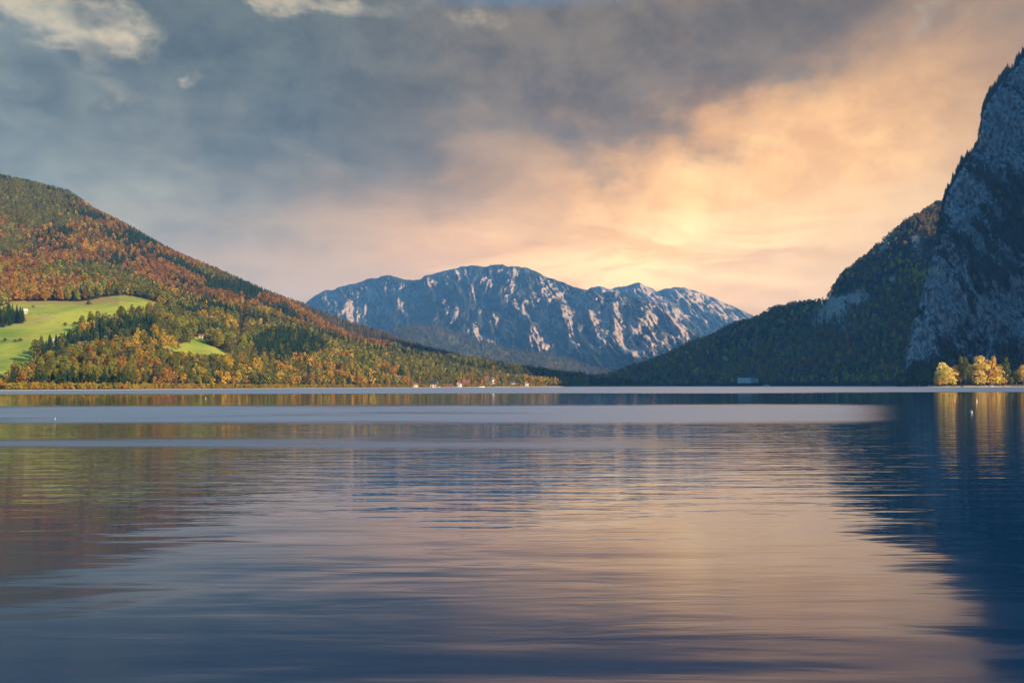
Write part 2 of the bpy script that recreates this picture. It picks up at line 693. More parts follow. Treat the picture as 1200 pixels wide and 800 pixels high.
# --- dark ridge behind it
B_ridge = pts([230, 250, 300, 350, 400, 450, 500, 550, 600, 650, 690, 730, 770],
              [345, 329, 342, 357, 377, 394, 412, 424, 433, 440, 445, 449, 451],
              [2900] * 13)
B = Mass(230, 770, 420, [
    dict(z=1, pts=pts([230, 500, 600, 690, 770], [-2] * 5, [2300, 2200, 2150, 2100, 2100])),
    dict(z=1, pts=pts([230, 500, 600, 690, 770], [2] * 5, [2320, 2220, 2170, 2120, 2120])),
    dict(pts=pts([230, 250, 350, 450, 550, 650, 690, 770], [400, 395, 405, 424, 440, 446, 449, 451.2], [2600] * 8)),
    dict(pts=B_ridge),
    dict(z=1, pts=zback(B_ridge, 0.4, 500)),
    dict(z=1, pts=zback(B_ridge, 0.0, 1000)),
], [2, 16, 40, 12, 6])
B.Z += sstep(B.S[:, None], 1, 2) * 8 * fbm(B.X / 200, B.Y / 200, 7.0, 4)
# --- pale wooded foothills before the far mountain
C_ridge = pts([400, 440, 465, 485, 515, 530, 560, 590, 620, 650, 690, 730, 780],
              [420, 398, 388, 383, 386, 392, 400, 410, 414, 420, 434, 444, 450],
              [6200] * 13)
Cm = Mass(400, 780, 420, [
    dict(z=1, pts=pts([400, 780], [-4, -4], [4600, 4600])),
    dict(pts=pts([400, 465, 515, 590, 650, 690, 780], [432, 415, 412, 428, 436, 444, 451], [5400] * 7)),
    dict(pts=C_ridge),
    dict(z=1, pts=zback(C_ridge, 0.5, 900)),
], [40, 60, 10])
Cm.Z += sstep(Cm.S[:, None], 0.2, 1) * (40 * fbm(Cm.X / 500, Cm.Y / 500, 2.0, 5) + 22 * fbm(Cm.X / 45, Cm.Y / 70, 5.0, 3))


# --- far limestone mountain and the snowy summit behind it
def crag(M, s_ridge, amp, seed, zs):
    """Buttresses and gullies: push the face out and in along the view depth."""
    s = M.S[:, None]
    wgt = sstep(s, 0.15, 0.9) * (1 - 0.85 * sstep(s, s_ridge - 0.40, s_ridge)) * (1 - sstep(s, s_ridge, s_ridge + 0.4))
    warp = 0.45 * fbm(M.X / 900 + seed, M.Z / 700, seed, 3)
    ux = M.X / 640 + warp + M.Z / 2600
    r1 = ridged(ux, M.Z / (zs * 3.0), seed, 2)
    r2 = ridged(ux * 2.6 + 3.1, M.Z / (zs * 0.9), seed + 5, 3, 0.6)
    r3 = ridged(M.X / 105 + warp * 4 + M.Z / 500, M.Z / (zs * 0.30), seed + 9, 3, 0.6)
    r4 = fbm(M.X / 38, M.Z / 45, seed + 2, 3, 0.6)
    off_ = wgt * amp * (0.95 * r1 + 0.70 * r2 + 0.36 * r3 + 0.13 * r4)
    M.Y = M.D - off_
    M.Z = M.Z + wgt * (0.05 * amp * r2 + 0.04 * amp * r3)
    edge = np.exp(-((s - s_ridge) / 0.25) ** 2)
    M.Z += edge * amp * (0.09 * fbm(M.X / 160, M.X * 0 + seed, 3.0, 5, 0.65))
    M.X = M.X * M.Y / M.D
    M.relief = 0.95 * r1 + 0.6 * r2 + 0.35 * r3


D1_ridge = pts([280, 330, 362, 380, 400, 425, 442, 455, 475, 492, 510, 525, 540, 552, 575, 608, 612, 625, 640, 655, 672, 690, 705, 735, 760, 775, 790, 808, 830, 860, 900],
               [420, 385, 352, 341, 336, 329, 325, 324, 327, 328, 322, 317, 312, 311, 312, 311, 314, 317, 323, 329, 335, 340, 343, 346, 352, 360, 372, 388, 402, 420, 446],
               np.interp([280, 330, 362, 380, 400, 425, 442, 455, 475, 492, 510, 525, 540, 552, 575, 608, 612, 625, 640, 655, 672, 690, 705, 735, 760, 775, 790, 808, 830, 860, 900], [280, 600, 900], [10100, 9000, 7400]))
D1 = Mass(280, 900, 900, [
    dict(z=1, pts=pts([280, 600, 900], [-5, -5, -5], [7300, 6700, 6000])),
    dict(pts=pts([280, 362, 480, 600, 720, 800, 860, 900], [440, 428, 424, 426, 428, 434, 442, 449], np.interp([280, 362, 480, 600, 720, 800, 860, 900], [280, 600, 900], [8200, 7300, 6350]))),
    dict(pts=pts([280, 330, 362, 400, 455, 540, 610, 680, 760, 800, 860, 900], [430, 405, 386, 376, 370, 366, 364, 376, 388, 404, 428, 447.5],
                 np.interp([280, 330, 362, 400, 455, 540, 610, 680, 760, 800, 860, 900], [280, 600, 900], [9200, 8050, 6900]))),
    dict(pts=D1_ridge),
    dict(z=1, pts=zback(D1_ridge, 0.75, 900)),
    dict(z=1, pts=zback(D1_ridge, 0.0, 2600)),
], [50, 130, 110, 14, 6])
crag(D1, 3.0, 330, 3.0, 520)
D2_ridge = pts([540, 600, 650, 672, 688, 703, 715, 728, 740, 750, 760, 770, 778, 790, 803, 815, 828, 845, 868, 886, 920, 980, 1040],
               [380, 360, 346, 342, 339, 336, 338, 336, 334, 332, 336, 342, 339, 336, 337, 340, 345, 353, 363, 372, 386, 410, 446],
               [11500] * 23)
D2 = Mass(540, 1040, 560, [
    dict(z=1, pts=pts([540, 1040], [-5, -5], [8800, 8800])),
    dict(pts=pts([540, 650, 760, 860, 1040], [415, 405, 396, 402, 449], [9900] * 5)),
    dict(pts=D2_ridge),
    dict(z=1, pts=zback(D2_ridge, 0.6, 1200)),
    dict(z=1, pts=zback(D2_ridge, 0.0, 2600)),
], [50, 140, 10, 5])
crag(D2, 2.0, 330, 12.0, 420)

# --- right wooded slope
E_ridge = pts([690, 712, 760, 800, 850, 870, 890, 910, 940, 968, 985, 1010, 1030, 1060, 1090, 1110, 1160, 1260],
              [450, 445, 426, 410, 390, 383, 375, 364, 360, 356, 328, 306, 288, 265, 245, 238, 205, 150],
              [2900, 2900, 2850, 2800, 2700, 2650, 2620, 2600, 2560, 2540, 2520, 2500, 2500, 2500, 2500, 2500, 2500, 2500])
E = Mass(690, 1260, 560, [
    dict(z=1, pts=pts([690, 800, 900, 1000, 1060, 1260], [-2] * 6, [2500, 2150, 1950, 1800, 1650, 1600])),
    dict(z=1, pts=pts([690, 800, 900, 1000, 1060, 1260], [1.6] * 6, [2512, 2162, 1962, 1812, 1662, 1612])),
    dict(pts=pts([690, 750, 800, 900, 1000, 1060, 1260], [450.2, 444, 438, 427, 414, 404, 370], [2640, 2450, 2350, 2180, 2050, 1950, 1900])),
    dict(pts=pts([690, 712, 760, 800, 870, 900, 965, 1000, 1060, 1120, 1260], [450.1, 448, 434, 421, 402, 394, 384, 364, 334, 314, 250],
                 [2780, 2720, 2620, 2550, 2430, 2380, 2320, 2280, 2250, 2200, 2200])),
    dict(pts=E_ridge),
    dict(z=1, pts=zback(E_ridge, 0.5, 500)),
    dict(z=1, pts=zback(E_ridge, 0.0, 1100)),
], [2, 26, 40, 44, 10, 6])
E.Z += sstep(E.S[:, None], 1, 2) * (14 * fbm(E.X / 150, E.Y / 150, 3.0, 5, 0.6) + 9 * fbm(E.X / 55, E.Y / 300, 9.0, 3))
es = E.S[:, None]
eo = sstep(es, 1.6, 2.4) * (1 - sstep(es, 3.5, 4)) * (38 * ridged(E.X / 190, E.Z / 260, 2.0, 3))
E.Y = E.D - eo

# --- the cliff at the right edge, plus an unseen spur added to shade it
F_ridge = pts([1050, 1060, 1063, 1068, 1075, 1085, 1095, 1105, 1110, 1120, 1135, 1149, 1151, 1153, 1160, 1175, 1200, 1250, 1400, 1600, 1900, 2500],
              [450.2, 441, 416, 387, 364, 334, 294, 254, 231, 213, 194, 170, 150, 134, 116, 98, 72, 40, -60, -220, -300, -400],
              [1345, 1360, 1370, 1390, 1420, 1460, 1500, 1540, 1550, 1580, 1620, 1650, 1655, 1660, 1670, 1700, 1750, 1760, 1650, 1450, 1400, 1250])
FC = Mass(0, 0, np.concatenate([np.arange(1050, 1216, 0.35), np.arange(1216, 2500, 4.0)]), [
    dict(z=1, pts=pts([1050, 1120, 1200, 1250, 1400, 1600, 1900, 2500], [-2] * 8, [1325, 1290, 1265, 1200, 1000, 900, 800, 640])),
    dict(z=1, pts=pts([1050, 1120, 1200, 1250, 1400, 1600, 1900, 2500], [1.5] * 8, [1331, 1298, 1274, 1210, 1010, 910, 810, 650])),
    dict(pts=pts([1050, 1060, 1068, 1080, 1100, 1200, 1250, 1400, 1600, 1900, 2500], [450.3, 447, 441, 434, 427, 408, 400, 380, 360, 350, 340],
                 [1336, 1340, 1345, 1352, 1356, 1366, 1290, 1080, 970, 860, 700])),
    dict(pts=pts([1050, 1060, 1064, 1070, 1080, 1095, 1115, 1150, 1200, 1250, 1400, 1600, 1900, 2500], [450.2, 444, 428, 408, 384, 350, 322, 290, 262, 240, 150, 110, 80, 20],
                 [1340, 1348, 1354, 1362, 1380, 1405, 1430, 1460, 1500, 1400, 1130, 1020, 910, 750])),
    dict(pts=pts([1050, 1060, 1063, 1068, 1076, 1087, 1097, 1107, 1120, 1150, 1200, 1250, 1400, 1600, 1900, 2500], [450.2, 442, 420, 394, 370, 342, 308, 270, 240, 206, 150, 120, 0, -80, -110, -200],
                 [1343, 1354, 1362, 1376, 1400, 1430, 1460, 1490, 1520, 1560, 1610, 1560, 1330, 1220, 1110, 930])),
    dict(pts=F_ridge),
    dict(z=1, pts=zback(F_ridge, 0.6, 300)),
    dict(z=1, pts=zback(F_ridge, 0.0, 800)),
], [2, 24, 60, 60, 60, 8, 6])
fs = FC.S[:, None]
fw = sstep(fs, 1.2, 2.0) * (1 - 0.85 * sstep(fs, 4.6, 5.0)) * (1 - sstep(fs, 5, 5.3))
wp = 0.5 * fbm(FC.X / 130, FC.Z / 120, 2.0, 3)
fr1 = ridged(FC.X / 120 + wp + FC.Z / 240, FC.Z / 330, 1.0, 2)
fr2 = ridged(FC.X / 38 + wp * 2 + FC.Z / 90, FC.Z / 110, 6.0, 4, 0.6)
fr3 = fbm(FC.X / 11, FC.Z / 22, 9.0, 4, 0.65)
FC.relief = fr1 + 0.5 * fr2
thin = sstep(FC.cols, 1056, 1120)[None, :]
FC.Y = FC.D - fw * (0.25 + 0.75 * thin) * (24 * fr1 + 16 * fr2 + 11 * fr3)
FC.X = FC.X * FC.Y / FC.D
FC.Z += fw * 5 * fr3
FC.Z += np.exp(-((fs - 5.0) / 0.25) ** 2) * (9 * fbm(FC.X / 22, FC.X * 0 + 3.0, 2.0, 4, 0.6))


# ------------------------------------------------------------------ terrain materials and objects
def grid_normals(M):
    P = np.stack([M.X, M.Y, M.Z], -1)
    du = np.gradient(P, axis=1)
    dv = np.gradient(P, axis=0)
    n = np.cross(du, dv)
    n /= np.linalg.norm(n, axis=-1, keepdims=True) + 1e-9
    return n


def terrain_obj(name, M, mat, attrs=None, faces=None):
    v, q = M.grid()
    if faces is not None:
        q = q[faces]
        used = np.unique(q)
        remap = np.zeros(len(v), np.int64)
        remap[used] = np.arange(len(used))
        v = v[used]
        q = remap[q]
        attrs = {k: a[used] for k, a in (attrs or {}).items()}
    me = mesh_from(name, v, q.ravel(), np.full(len(q), 4), [mat], None, True, attrs)
    return structure(link(name, me))


# forest floor
m, n, out = new_mat('forest floor')
p = pos(n)
nz = n.noise(p, 0.03, 6.0, 0.6)
nz2 = n.noise(p, 0.3, 5.0, 0.6)
pbr(n, out, n.mix(n.smooth(nz, 0.35, 0.65), n.mix(nz2, (0.040, 0.042, 0.016), (0.10, 0.065, 0.025)),
                  n.mix(nz2, (0.10, 0.055, 0.02), (0.055, 0.055, 0.02))), 0.95, 0.1, bump(n, nz2, 2.0))
FLOOR = m
# meadow grass
m, n, out = new_mat('meadow grass')
p = pos(n)
q = n.vmul(p, (1.0, 0.35, 1.0))
a1 = n.noise(q, 0.012, 4.0, 0.55, 0.6)
a2 = n.noise(p, 0.08, 6.0, 0.65)
c = n.mix(n.smooth(a1, 0.35, 0.65), (0.130, 0.205, 0.020), (0.340, 0.350, 0.038))
c = n.mix(n.mul(attr(n, 'dry'), n.smooth(a2, 0.2, 0.6)), c, (0.30, 0.165, 0.06))
c = n.mix(n.mul(n.smooth(a2, 0.5, 0.72), 0.40), c, (0.10, 0.125, 0.02))
mow = n.noise(n.vmul(p, (0.004, 0.05, 0.0)), 1.0, 3.0, 0.5, 0.5)
c = n.mix(n.mul(n.smooth(mow, 0.52, 0.60), 0.45), c, (0.34, 0.31, 0.06))
pbr(n, out, c, 0.9, 0.1, bump(n, n.noise(p, 0.5, 5.0, 0.7), 0.6))
MEADOW = m
# gravel shore
m, n, out = new_mat('shore gravel')
p = pos(n)
c = n.mix(n.noise(p, 0.7, 6.0, 0.7), (0.16, 0.12, 0.085), (0.42, 0.33, 0.25))
pbr(n, out, c, 0.9, 0.2, bump(n, n.noise(p, 3.0, 4.0, 0.6), 0.1))
GRAVEL = m


def rock_mat(name, rock_lo, rock_hi, veg_a, veg_b, sc, bdist, streak=0.32):
    """Limestone with woods and turf on the ledges; 'rock' says where the stone is bare."""
    m, n, out = new_mat(name)
    p = pos(n)
    st = n.vmul(p, (1.0, 1.0, streak))
    a = n.noise(st, sc, 8.0, 0.68, 0.4)
    b = n.noise(n.vmul(p, (1.0, 1.0, 0.55)), sc * 4.5, 6.0, 0.7)
    rk0 = n.add(attr(n, 'rock'), n.mul(n.sub(a, 0.5), 1.5), n.mul(n.sub(b, 0.5), 0.85))
    rk = n.smooth(rk0, 0.38, 0.66)
    scree = n.smooth(rk0, 0.05, 0.45)
    rc = n.mix(n.smooth(b, 0.36, 0.64), rock_lo, rock_hi)
    rc = n.mix(n.smooth(a, 0.56, 0.78), rc, tuple(0.55 * k for k in rock_lo))
    vc = n.mix(n.smooth(b, 0.35, 0.65), veg_a, veg_b)
    vc = n.mix(n.mul(scree, 0.32), vc, tuple(0.55 * k for k in rock_lo))
    h = n.add(n.mul(a, 0.6), n.mul(b, 0.4))
    pbr(n, out, n.mix(rk, vc, rc), 0.95, 0.1, bump(n, h, bdist))
    return m


FAR_ROCK = rock_mat('far limestone', (0.20, 0.165, 0.145), (0.42, 0.335, 0.28), (0.008, 0.015, 0.012), (0.020, 0.026, 0.018), 0.0100, 60.0)
CLIFF_ROCK = rock_mat('cliff limestone', (0.035, 0.040, 0.050), (0.36, 0.355, 0.37), (0.008, 0.013, 0.008), (0.024, 0.026, 0.014), 0.035, 9.0, 0.22)  # near-black low tone paints crack shade into the stone colour
WOOD_ROCK = rock_mat('wooded slope ground', (0.17, 0.15, 0.14), (0.36, 0.32, 0.29), (0.014, 0.020, 0.011), (0.034, 0.030, 0.017), 0.03, 6.0)
m, n, out = new_mat('foothill woods')
p = pos(n)
c = n.mix(n.smooth(n.noise(p, 0.006, 6.0, 0.65), 0.35, 0.65), (0.024, 0.036, 0.022), (0.080, 0.075, 0.045))
c = n.mix(n.smooth(n.noise(p, 0.03, 4.0, 0.7), 0.56, 0.70), c, (0.11, 0.105, 0.07))
pbr(n, out, c, 0.95, 0.1, bump(n, n.noise(p, 0.03, 5.0, 0.7), 25.0))
FOOT = m

MEADOW_POLY = [(-140, 366), (0, 361), (14, 354), (60, 353), (95, 353), (120, 349), (145, 346), (170, 350), (188, 356), (200, 361),
               (196, 366), (172, 371), (150, 377), (120, 382), (98, 386), (92, 398), (66, 408), (44, 418), (30, 434), (-140, 440)]
SMALL_POLY = [(172, 406), (205, 403), (222, 402), (226, 396), (240, 393), (251, 390), (246, 397), (240, 402), (262, 411), (268, 417), (232, 416), (196, 411)]
SHORE_LAWN = [(-60, 446), (0, 446), (14, 440), (10, 430), (-60, 430)]
apx, apy = proj(A.X, A.Y, A.Z)
wob = 2.0 * fbm(A.X / 40, A.Y / 40, 3.0, 3)
mead = (inside(apx + wob, apy + wob * 0.6, MEADOW_POLY) | inside(apx + wob * .5, apy + wob * 0.4, SMALL_POLY) | inside(apx, apy, SHORE_LAWN)) & (A.S[:, None] > 2.2) & (A.S[:, None] < 5.2)
grav = (A.S[:, None] < 1.6) & (apx > -500)
fm = mead[:-1, :-1].ravel()
fg = grav[:-1, :-1].ravel()
dry = (sstep(-apy, -362, -351) * (1 - sstep(apx, 100, 185)) + sstep(apx, 160, 205) * sstep(-apy, -374, -358)
       + 0.8 * sstep(apy, 366, 372) * (1 - sstep(apx, 25, 65)) * sstep(-apy, -382, -374)).ravel()
terrain_obj('hill', A, FLOOR, None, np.nonzero(~fm & ~fg)[0])
terrain_obj('meadow', A, MEADOW, {'dry': dry}, np.nonzero(fm)[0])
terrain_obj('shore_gravel', A, GRAVEL, None, np.nonzero(fg)[0])
terrain_obj('ridge_hill', B, FLOOR)
terrain_obj('foothills', Cm, FOOT)


def rock_attr(M, lo, hi, bias):
    nn = grid_normals(M)
    steep = 1 - np.abs(nn[..., 2])
    return (sstep(steep, lo, hi) + bias).ravel()


d1n = grid_normals(D1)
px1, py1 = proj(D1.X, D1.Y, D1.Z)
OUTCROPS = [(470, 352, 4, 9), (485, 345, 4, 6), (415, 350, 5, 6), (455, 366, 5, 8), (500, 332, 6, 4), (555, 345, 3, 7), (600, 345, 3, 6), (626, 392, 4, 7), (665, 372, 4, 9), (708, 372, 3, 9), (742, 385, 4, 8), (775, 398, 6, 6), (640, 405, 5, 6), (672, 400, 4, 6), (548, 322, 6, 3), (660, 345, 4, 5),
            (435, 347, 9, 8), (460, 340, 5, 8), (425, 362, 8, 6), (477, 342, 5, 6), (445, 357, 6, 10), (407, 362, 7, 7), (392, 350, 8, 6), (565, 360, 4, 11), (558, 394, 5, 9),
            (580, 376, 4, 7), (590, 388, 5, 8), (576, 400, 6, 6), (612, 366, 4, 9), (641, 346, 6, 11), (635, 372, 5, 9), (652, 378, 5, 6), (531, 369, 4, 5),
            (535, 319, 9, 5), (572, 330, 5, 4), (697, 362, 4, 11), (726, 390, 5, 10), (724, 360, 6, 8), (730, 403, 4, 6), (762, 370, 7, 7), (793, 385, 8, 9),
            (747, 412, 10, 5), (677, 352, 5, 4), (600, 318, 10, 4), (705, 395, 5, 8), (690, 345, 6, 5), (420, 380, 8, 5)]
OUTCROPS_2 = [(757, 340, 10, 6), (792, 345, 13, 7), (812, 348, 9, 7), (840, 364, 12, 6), (860, 373, 9, 5), (772, 352, 8, 5), (715, 342, 5, 3), (800, 368, 14, 5)]


def guide(px, py, L):
    g = np.zeros(px.shape)
    for cx, cy, sx, sy in L:
        sx, sy = sx * 1.25, sy * 1.2
        k = (np.abs(px - cx - (py - cy) * 0.15) < 3 * sx) & (np.abs(py - cy) < 3 * sy)
        g[k] = np.maximum(g[k], np.exp(-0.5 * (((px[k] - cx - (py[k] - cy) * 0.15) / sx) ** 2 + ((py[k] - cy) / sy) ** 2)))
    return g


gd1 = guide(px1, py1, OUTCROPS)
fine1 = fbm(D1.X / 150 + D1.Z / 400, D1.Z / 330, 8.0, 4, 0.6)
r1 = -0.30 + 0.72 * gd1 + 0.30 * sstep(d1n[..., 0], 0.0, 0.55) + 0.25 * sstep(1 - np.abs(d1n[..., 2]), 0.3, 0.65) + 0.42 * fine1 \
    + 0.20 * sstep(px1, 590, 720)
r1 -= 0.6 * sstep(py1, 408, 430)
terrain_obj('mountain', D1, FAR_ROCK, {'rock': r1.ravel()})
d2n = grid_normals(D2)
px2, py2 = proj(D2.X, D2.Y, D2.Z)
r2 = -0.15 + 0.75 * guide(px2, py2, OUTCROPS_2) + 0.35 * sstep(d2n[..., 0], 0.0, 0.5) + 0.5 * fbm(D2.X / 180, D2.Z / 240, 2.0, 4)
terrain_obj('mountain', D2, FAR_ROCK, {'rock': r2.ravel()})
en = grid_normals(E)
epx, epy = proj(E.X, E.Y, E.Z)


def bump2(px, py, cx, cy, sx, sy):
    return np.exp(-0.5 * (((px - cx) / sx) ** 2 + ((py - cy) / sy) ** 2))


E_rock = 1.3 * bump2(epx, epy, 978, 362, 14, 14) + 1.2 * bump2(epx, epy, 1030, 282, 10, 10) + 1.0 * bump2(epx, epy, 1005, 350, 10, 8) \
    + 0.8 * bump2(epx, epy, 1045, 326, 10, 5) + 0.7 * bump2(epx, epy, 955, 372, 8, 10) + 0.7 * bump2(epx, epy, 1015, 325, 6, 12) + 0.7 * bump2(epx, epy, 1000, 385, 12, 7) + 0.9 * bump2(epx, epy, 1075, 285, 7, 12)
terrain_obj('mountain_slope', E, WOOD_ROCK, {'rock': (E_rock - 0.15).ravel()})
fn = grid_normals(FC)
fpx, fpy = proj(FC.X, FC.Y, FC.Z)
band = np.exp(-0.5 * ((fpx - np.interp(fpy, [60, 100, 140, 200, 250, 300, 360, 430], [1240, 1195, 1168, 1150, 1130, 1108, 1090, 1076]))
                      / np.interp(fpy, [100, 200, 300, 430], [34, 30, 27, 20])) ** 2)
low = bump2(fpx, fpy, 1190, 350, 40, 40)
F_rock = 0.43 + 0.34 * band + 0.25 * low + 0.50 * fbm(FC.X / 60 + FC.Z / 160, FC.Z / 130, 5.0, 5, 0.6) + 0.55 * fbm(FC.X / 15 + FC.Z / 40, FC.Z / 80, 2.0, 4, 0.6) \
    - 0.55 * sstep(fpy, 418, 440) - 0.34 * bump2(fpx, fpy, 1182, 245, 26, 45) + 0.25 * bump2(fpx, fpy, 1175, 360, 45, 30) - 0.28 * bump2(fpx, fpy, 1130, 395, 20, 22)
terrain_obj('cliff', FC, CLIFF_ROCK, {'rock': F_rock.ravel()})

# --- farm track over the meadow
def ribbon(name, M, line, width, lift, mat):
    P = []
    for i in range(len(line) - 1):
        for k in range(8):
            t = k / 8
            P.append(M.hit(line[i][0] * (1 - t) + line[i + 1][0] * t, line[i][1] * (1 - t) + line[i + 1][1] * t))
    P.append(M.hit(*line[-1]))
    v, f = [], []
    for i, p_ in enumerate(P):
        d = P[min(i + 1, len(P) - 1)] - P[max(i - 1, 0)]
        s = Vector((-d.y, d.x, 0)).normalized() * width / 2
        for k in (-1, 1):
            q_ = p_ + s * k
            v.append((q_.x, q_.y, M.at(600 + F * q_.x / q_.y, q_.y) + lift))
    for i in range(len(P) - 1):
        f.append((2 * i, 2 * i + 1, 2 * i + 3, 2 * i + 2))
    mb = MB()
    mb.add(v, f)
    return structure(mb.build(name, mat))


TRACK = plain('pale track', (0.36, 0.30, 0.17), 0.95, 0.3, 0.2)
ribbon('farm_track', A, [(-60, 389), (0, 383.5), (18, 381), (32, 378.5), (46, 376), (58, 373.5), (66, 371.8)], 3.4, 0.5, TRACK)
ribbon('farm_track', A, [(64, 371.2), (56, 370), (48, 369)], 3.0, 0.6, TRACK)

# --- promontory with its gravel spit
prom_px = np.linspace(1078, 1290, 140)
G = Mass(1078, 1290, 140, [
    dict(z=1, pts=pts([1078, 1290], [-1.5, -1.5], [880, 880])),
    dict(z=1, pts=pts([1078, 1084, 1104, 1120, 1290], [-0.2, 0.35, 0.5, 0.9, 1.0], [888, 886, 884, 884, 884])),
    dict(z=1, pts=pts([1078, 1086, 1096, 1110, 1290], [-0.2, 0.45, 1.0, 2.0, 2.4], [890, 892, 896, 900, 900])),
    dict(z=1, pts=pts([1078, 1086, 1096, 1110, 1290], [-0.3, 0.40, 1.0, 2.4, 3.2], [892, 898, 910, 925, 930])),
    dict(z=1, pts=pts([1078, 1290], [-1.5, -1.5], [900, 980])),
], [5, 5, 6, 6])
G.Z += 0.25 * fbm(G.X / 5, G.Y / 5, 1.0, 4)
gp_ = grid_normals(G)
gfac = (np.repeat((G.cols < 1096)[None, :], len(G.S), 0) | (G.S[:, None] < 1.4))[:-1, :-1].ravel()
terrain_obj('shore_ground', G, FLOOR, None, np.nonzero(~gfac)[0])
terrain_obj('gravel_spit', G, GRAVEL, None, np.nonzero(gfac)[0])

# ------------------------------------------------------------------ lake
m, n, out = new_mat('lake water')
p = pos(n)
x_, y_, z_ = n.sep(p)
wx = n.noise(n.vmul(p, (0.010, 0.02, 1)), 1.0, 3.0, 0.5)
yy = n.m('MULTIPLY', y_, n.add(1.0, n.mul(n.sub(wx, 0.5), 0.30), n.mul(n.sub(n.noise(n.vmul(p, (0.05, 0.12, 1)), 1.0, 4.0, 0.65), 0.5), 0.14)))
ly = n.m('LOGARITHM', n.m('MAXIMUM', yy, 1.0), 2.718282)


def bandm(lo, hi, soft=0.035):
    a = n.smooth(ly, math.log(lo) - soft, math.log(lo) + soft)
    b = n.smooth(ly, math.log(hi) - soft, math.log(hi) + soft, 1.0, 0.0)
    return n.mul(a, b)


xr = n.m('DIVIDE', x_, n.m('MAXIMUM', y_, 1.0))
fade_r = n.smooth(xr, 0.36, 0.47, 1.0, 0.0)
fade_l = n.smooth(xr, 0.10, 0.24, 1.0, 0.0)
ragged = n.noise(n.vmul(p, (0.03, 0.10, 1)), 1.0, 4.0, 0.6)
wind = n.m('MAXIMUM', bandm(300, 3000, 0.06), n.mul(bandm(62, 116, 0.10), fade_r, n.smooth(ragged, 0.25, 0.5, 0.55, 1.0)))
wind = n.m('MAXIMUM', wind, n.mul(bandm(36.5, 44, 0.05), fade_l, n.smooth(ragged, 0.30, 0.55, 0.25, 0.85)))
w1 = n.noise(n.vmul(p, (0.22, 1.25, 1)), 1.0, 3.0, 0.5, 0.5)
w2 = n.noise(n.vmul(p, (0.15, 0.30, 1)), 1.0, 2.0, 0.5, 0.8)
w3 = n.noise(n.vmul(p, (1.1, 3.8, 1)), 1.0, 2.0, 0.5, 0.3)
near = n.smooth(y_, 12.0, 30.0)
mid = n.mul(near, n.smooth(y_, 60.0, 130.0, 1.0, 0.2))
hgt = n.add(n.mul(w1, n.add(0.013, n.mul(mid, 0.026))), n.mul(w2, n.smooth(y_, 7.0, 22.0, 0.075, 0.016)), n.mul(w3, n.add(0.0024, n.mul(mid, 0.005), n.mul(wind, 0.006))))
rough = n.add(n.mul(wind, 0.34), n.mul(n.smooth(ly, math.log(8.0), math.log(22.0), 1.0, 0.0), 0.11), 0.02)
pbr(n, out, (0.000, 0.020, 0.054), rough, 0.5, bump(n, hgt, 1.0), IOR=n.add(1.36, n.mul(n.smooth(ly, math.log(8.2), math.log(13.0)), 0.85), n.mul(wind, 4.0)))  # index raised with distance and in the wind bands to brighten the reflection
WATER = m
mb = MB()
xs = [-30000, 30000]
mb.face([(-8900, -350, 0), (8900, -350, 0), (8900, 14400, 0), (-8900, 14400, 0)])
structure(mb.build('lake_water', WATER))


# ------------------------------------------------------------------ tree shapes (unit height)
def quad_cloud(centers, normals, size, r):
    """Leaf-clump faces at the given places, roughly facing the given way."""
    k = len(centers)
    nn = normals + r.normal(0, 0.55, (k, 3))
    nn /= np.linalg.norm(nn, axis=1, keepdims=True) + 1e-9
    t = np.cross(nn, r.normal(0, 1, (k, 3)))
    t /= np.linalg.norm(t, axis=1, keepdims=True) + 1e-9
    b = np.cross(nn, t)
    s = (size * r.uniform(0.65, 1.35, k))[:, None]
    v = np.stack([centers + t * s, centers + b * s * 0.8, centers - t * s * 0.9, centers - b * s * 0.8], 1)
    return v.reshape(-1, 3)


def broad_crown(seed, nf, size, width=0.34, base=0.12, lobes=7):
    r = np.random.default_rng(seed)
    L = []
    for i in range(lobes):
        t = (i + 0.5) / lobes
        z = base + (1 - base) * (0.18 + 0.66 * t)
        rad = width * math.sin(math.pi * (0.22 + 0.66 * t)) * 0.72
        a = i * 2.4 + r.uniform(-.4, .4)
        L.append((rad * 0.62 * math.cos(a), rad * 0.62 * math.sin(a), z, rad * r.uniform(0.62, 0.95), r.uniform(0.12, 0.2)))
    L.append((0, 0, base + (1 - base) * 0.86, width * 0.42, 0.135))
    wts = np.array([l[3] ** 2 for l in L])
    idx = r.choice(len(L), nf, p=wts / wts.sum())
    L = np.array(L)
    d = r.normal(0, 1, (nf, 3))
    d /= np.linalg.norm(d, axis=1, keepdims=True)
    d[:, 2] = np.where(d[:, 2] < -0.4, -d[:, 2], d[:, 2])
    rr = r.uniform(0.72, 1.06, nf)[:, None]
    c = L[idx, :3] + d * rr * np.stack([L[idx, 3], L[idx, 3], L[idx, 4]], 1)
    c[:, 2] = np.clip(c[:, 2], base * 0.8, 1.0)
    v = quad_cloud(c, d, size, r)
    return v, np.full(nf, 4)


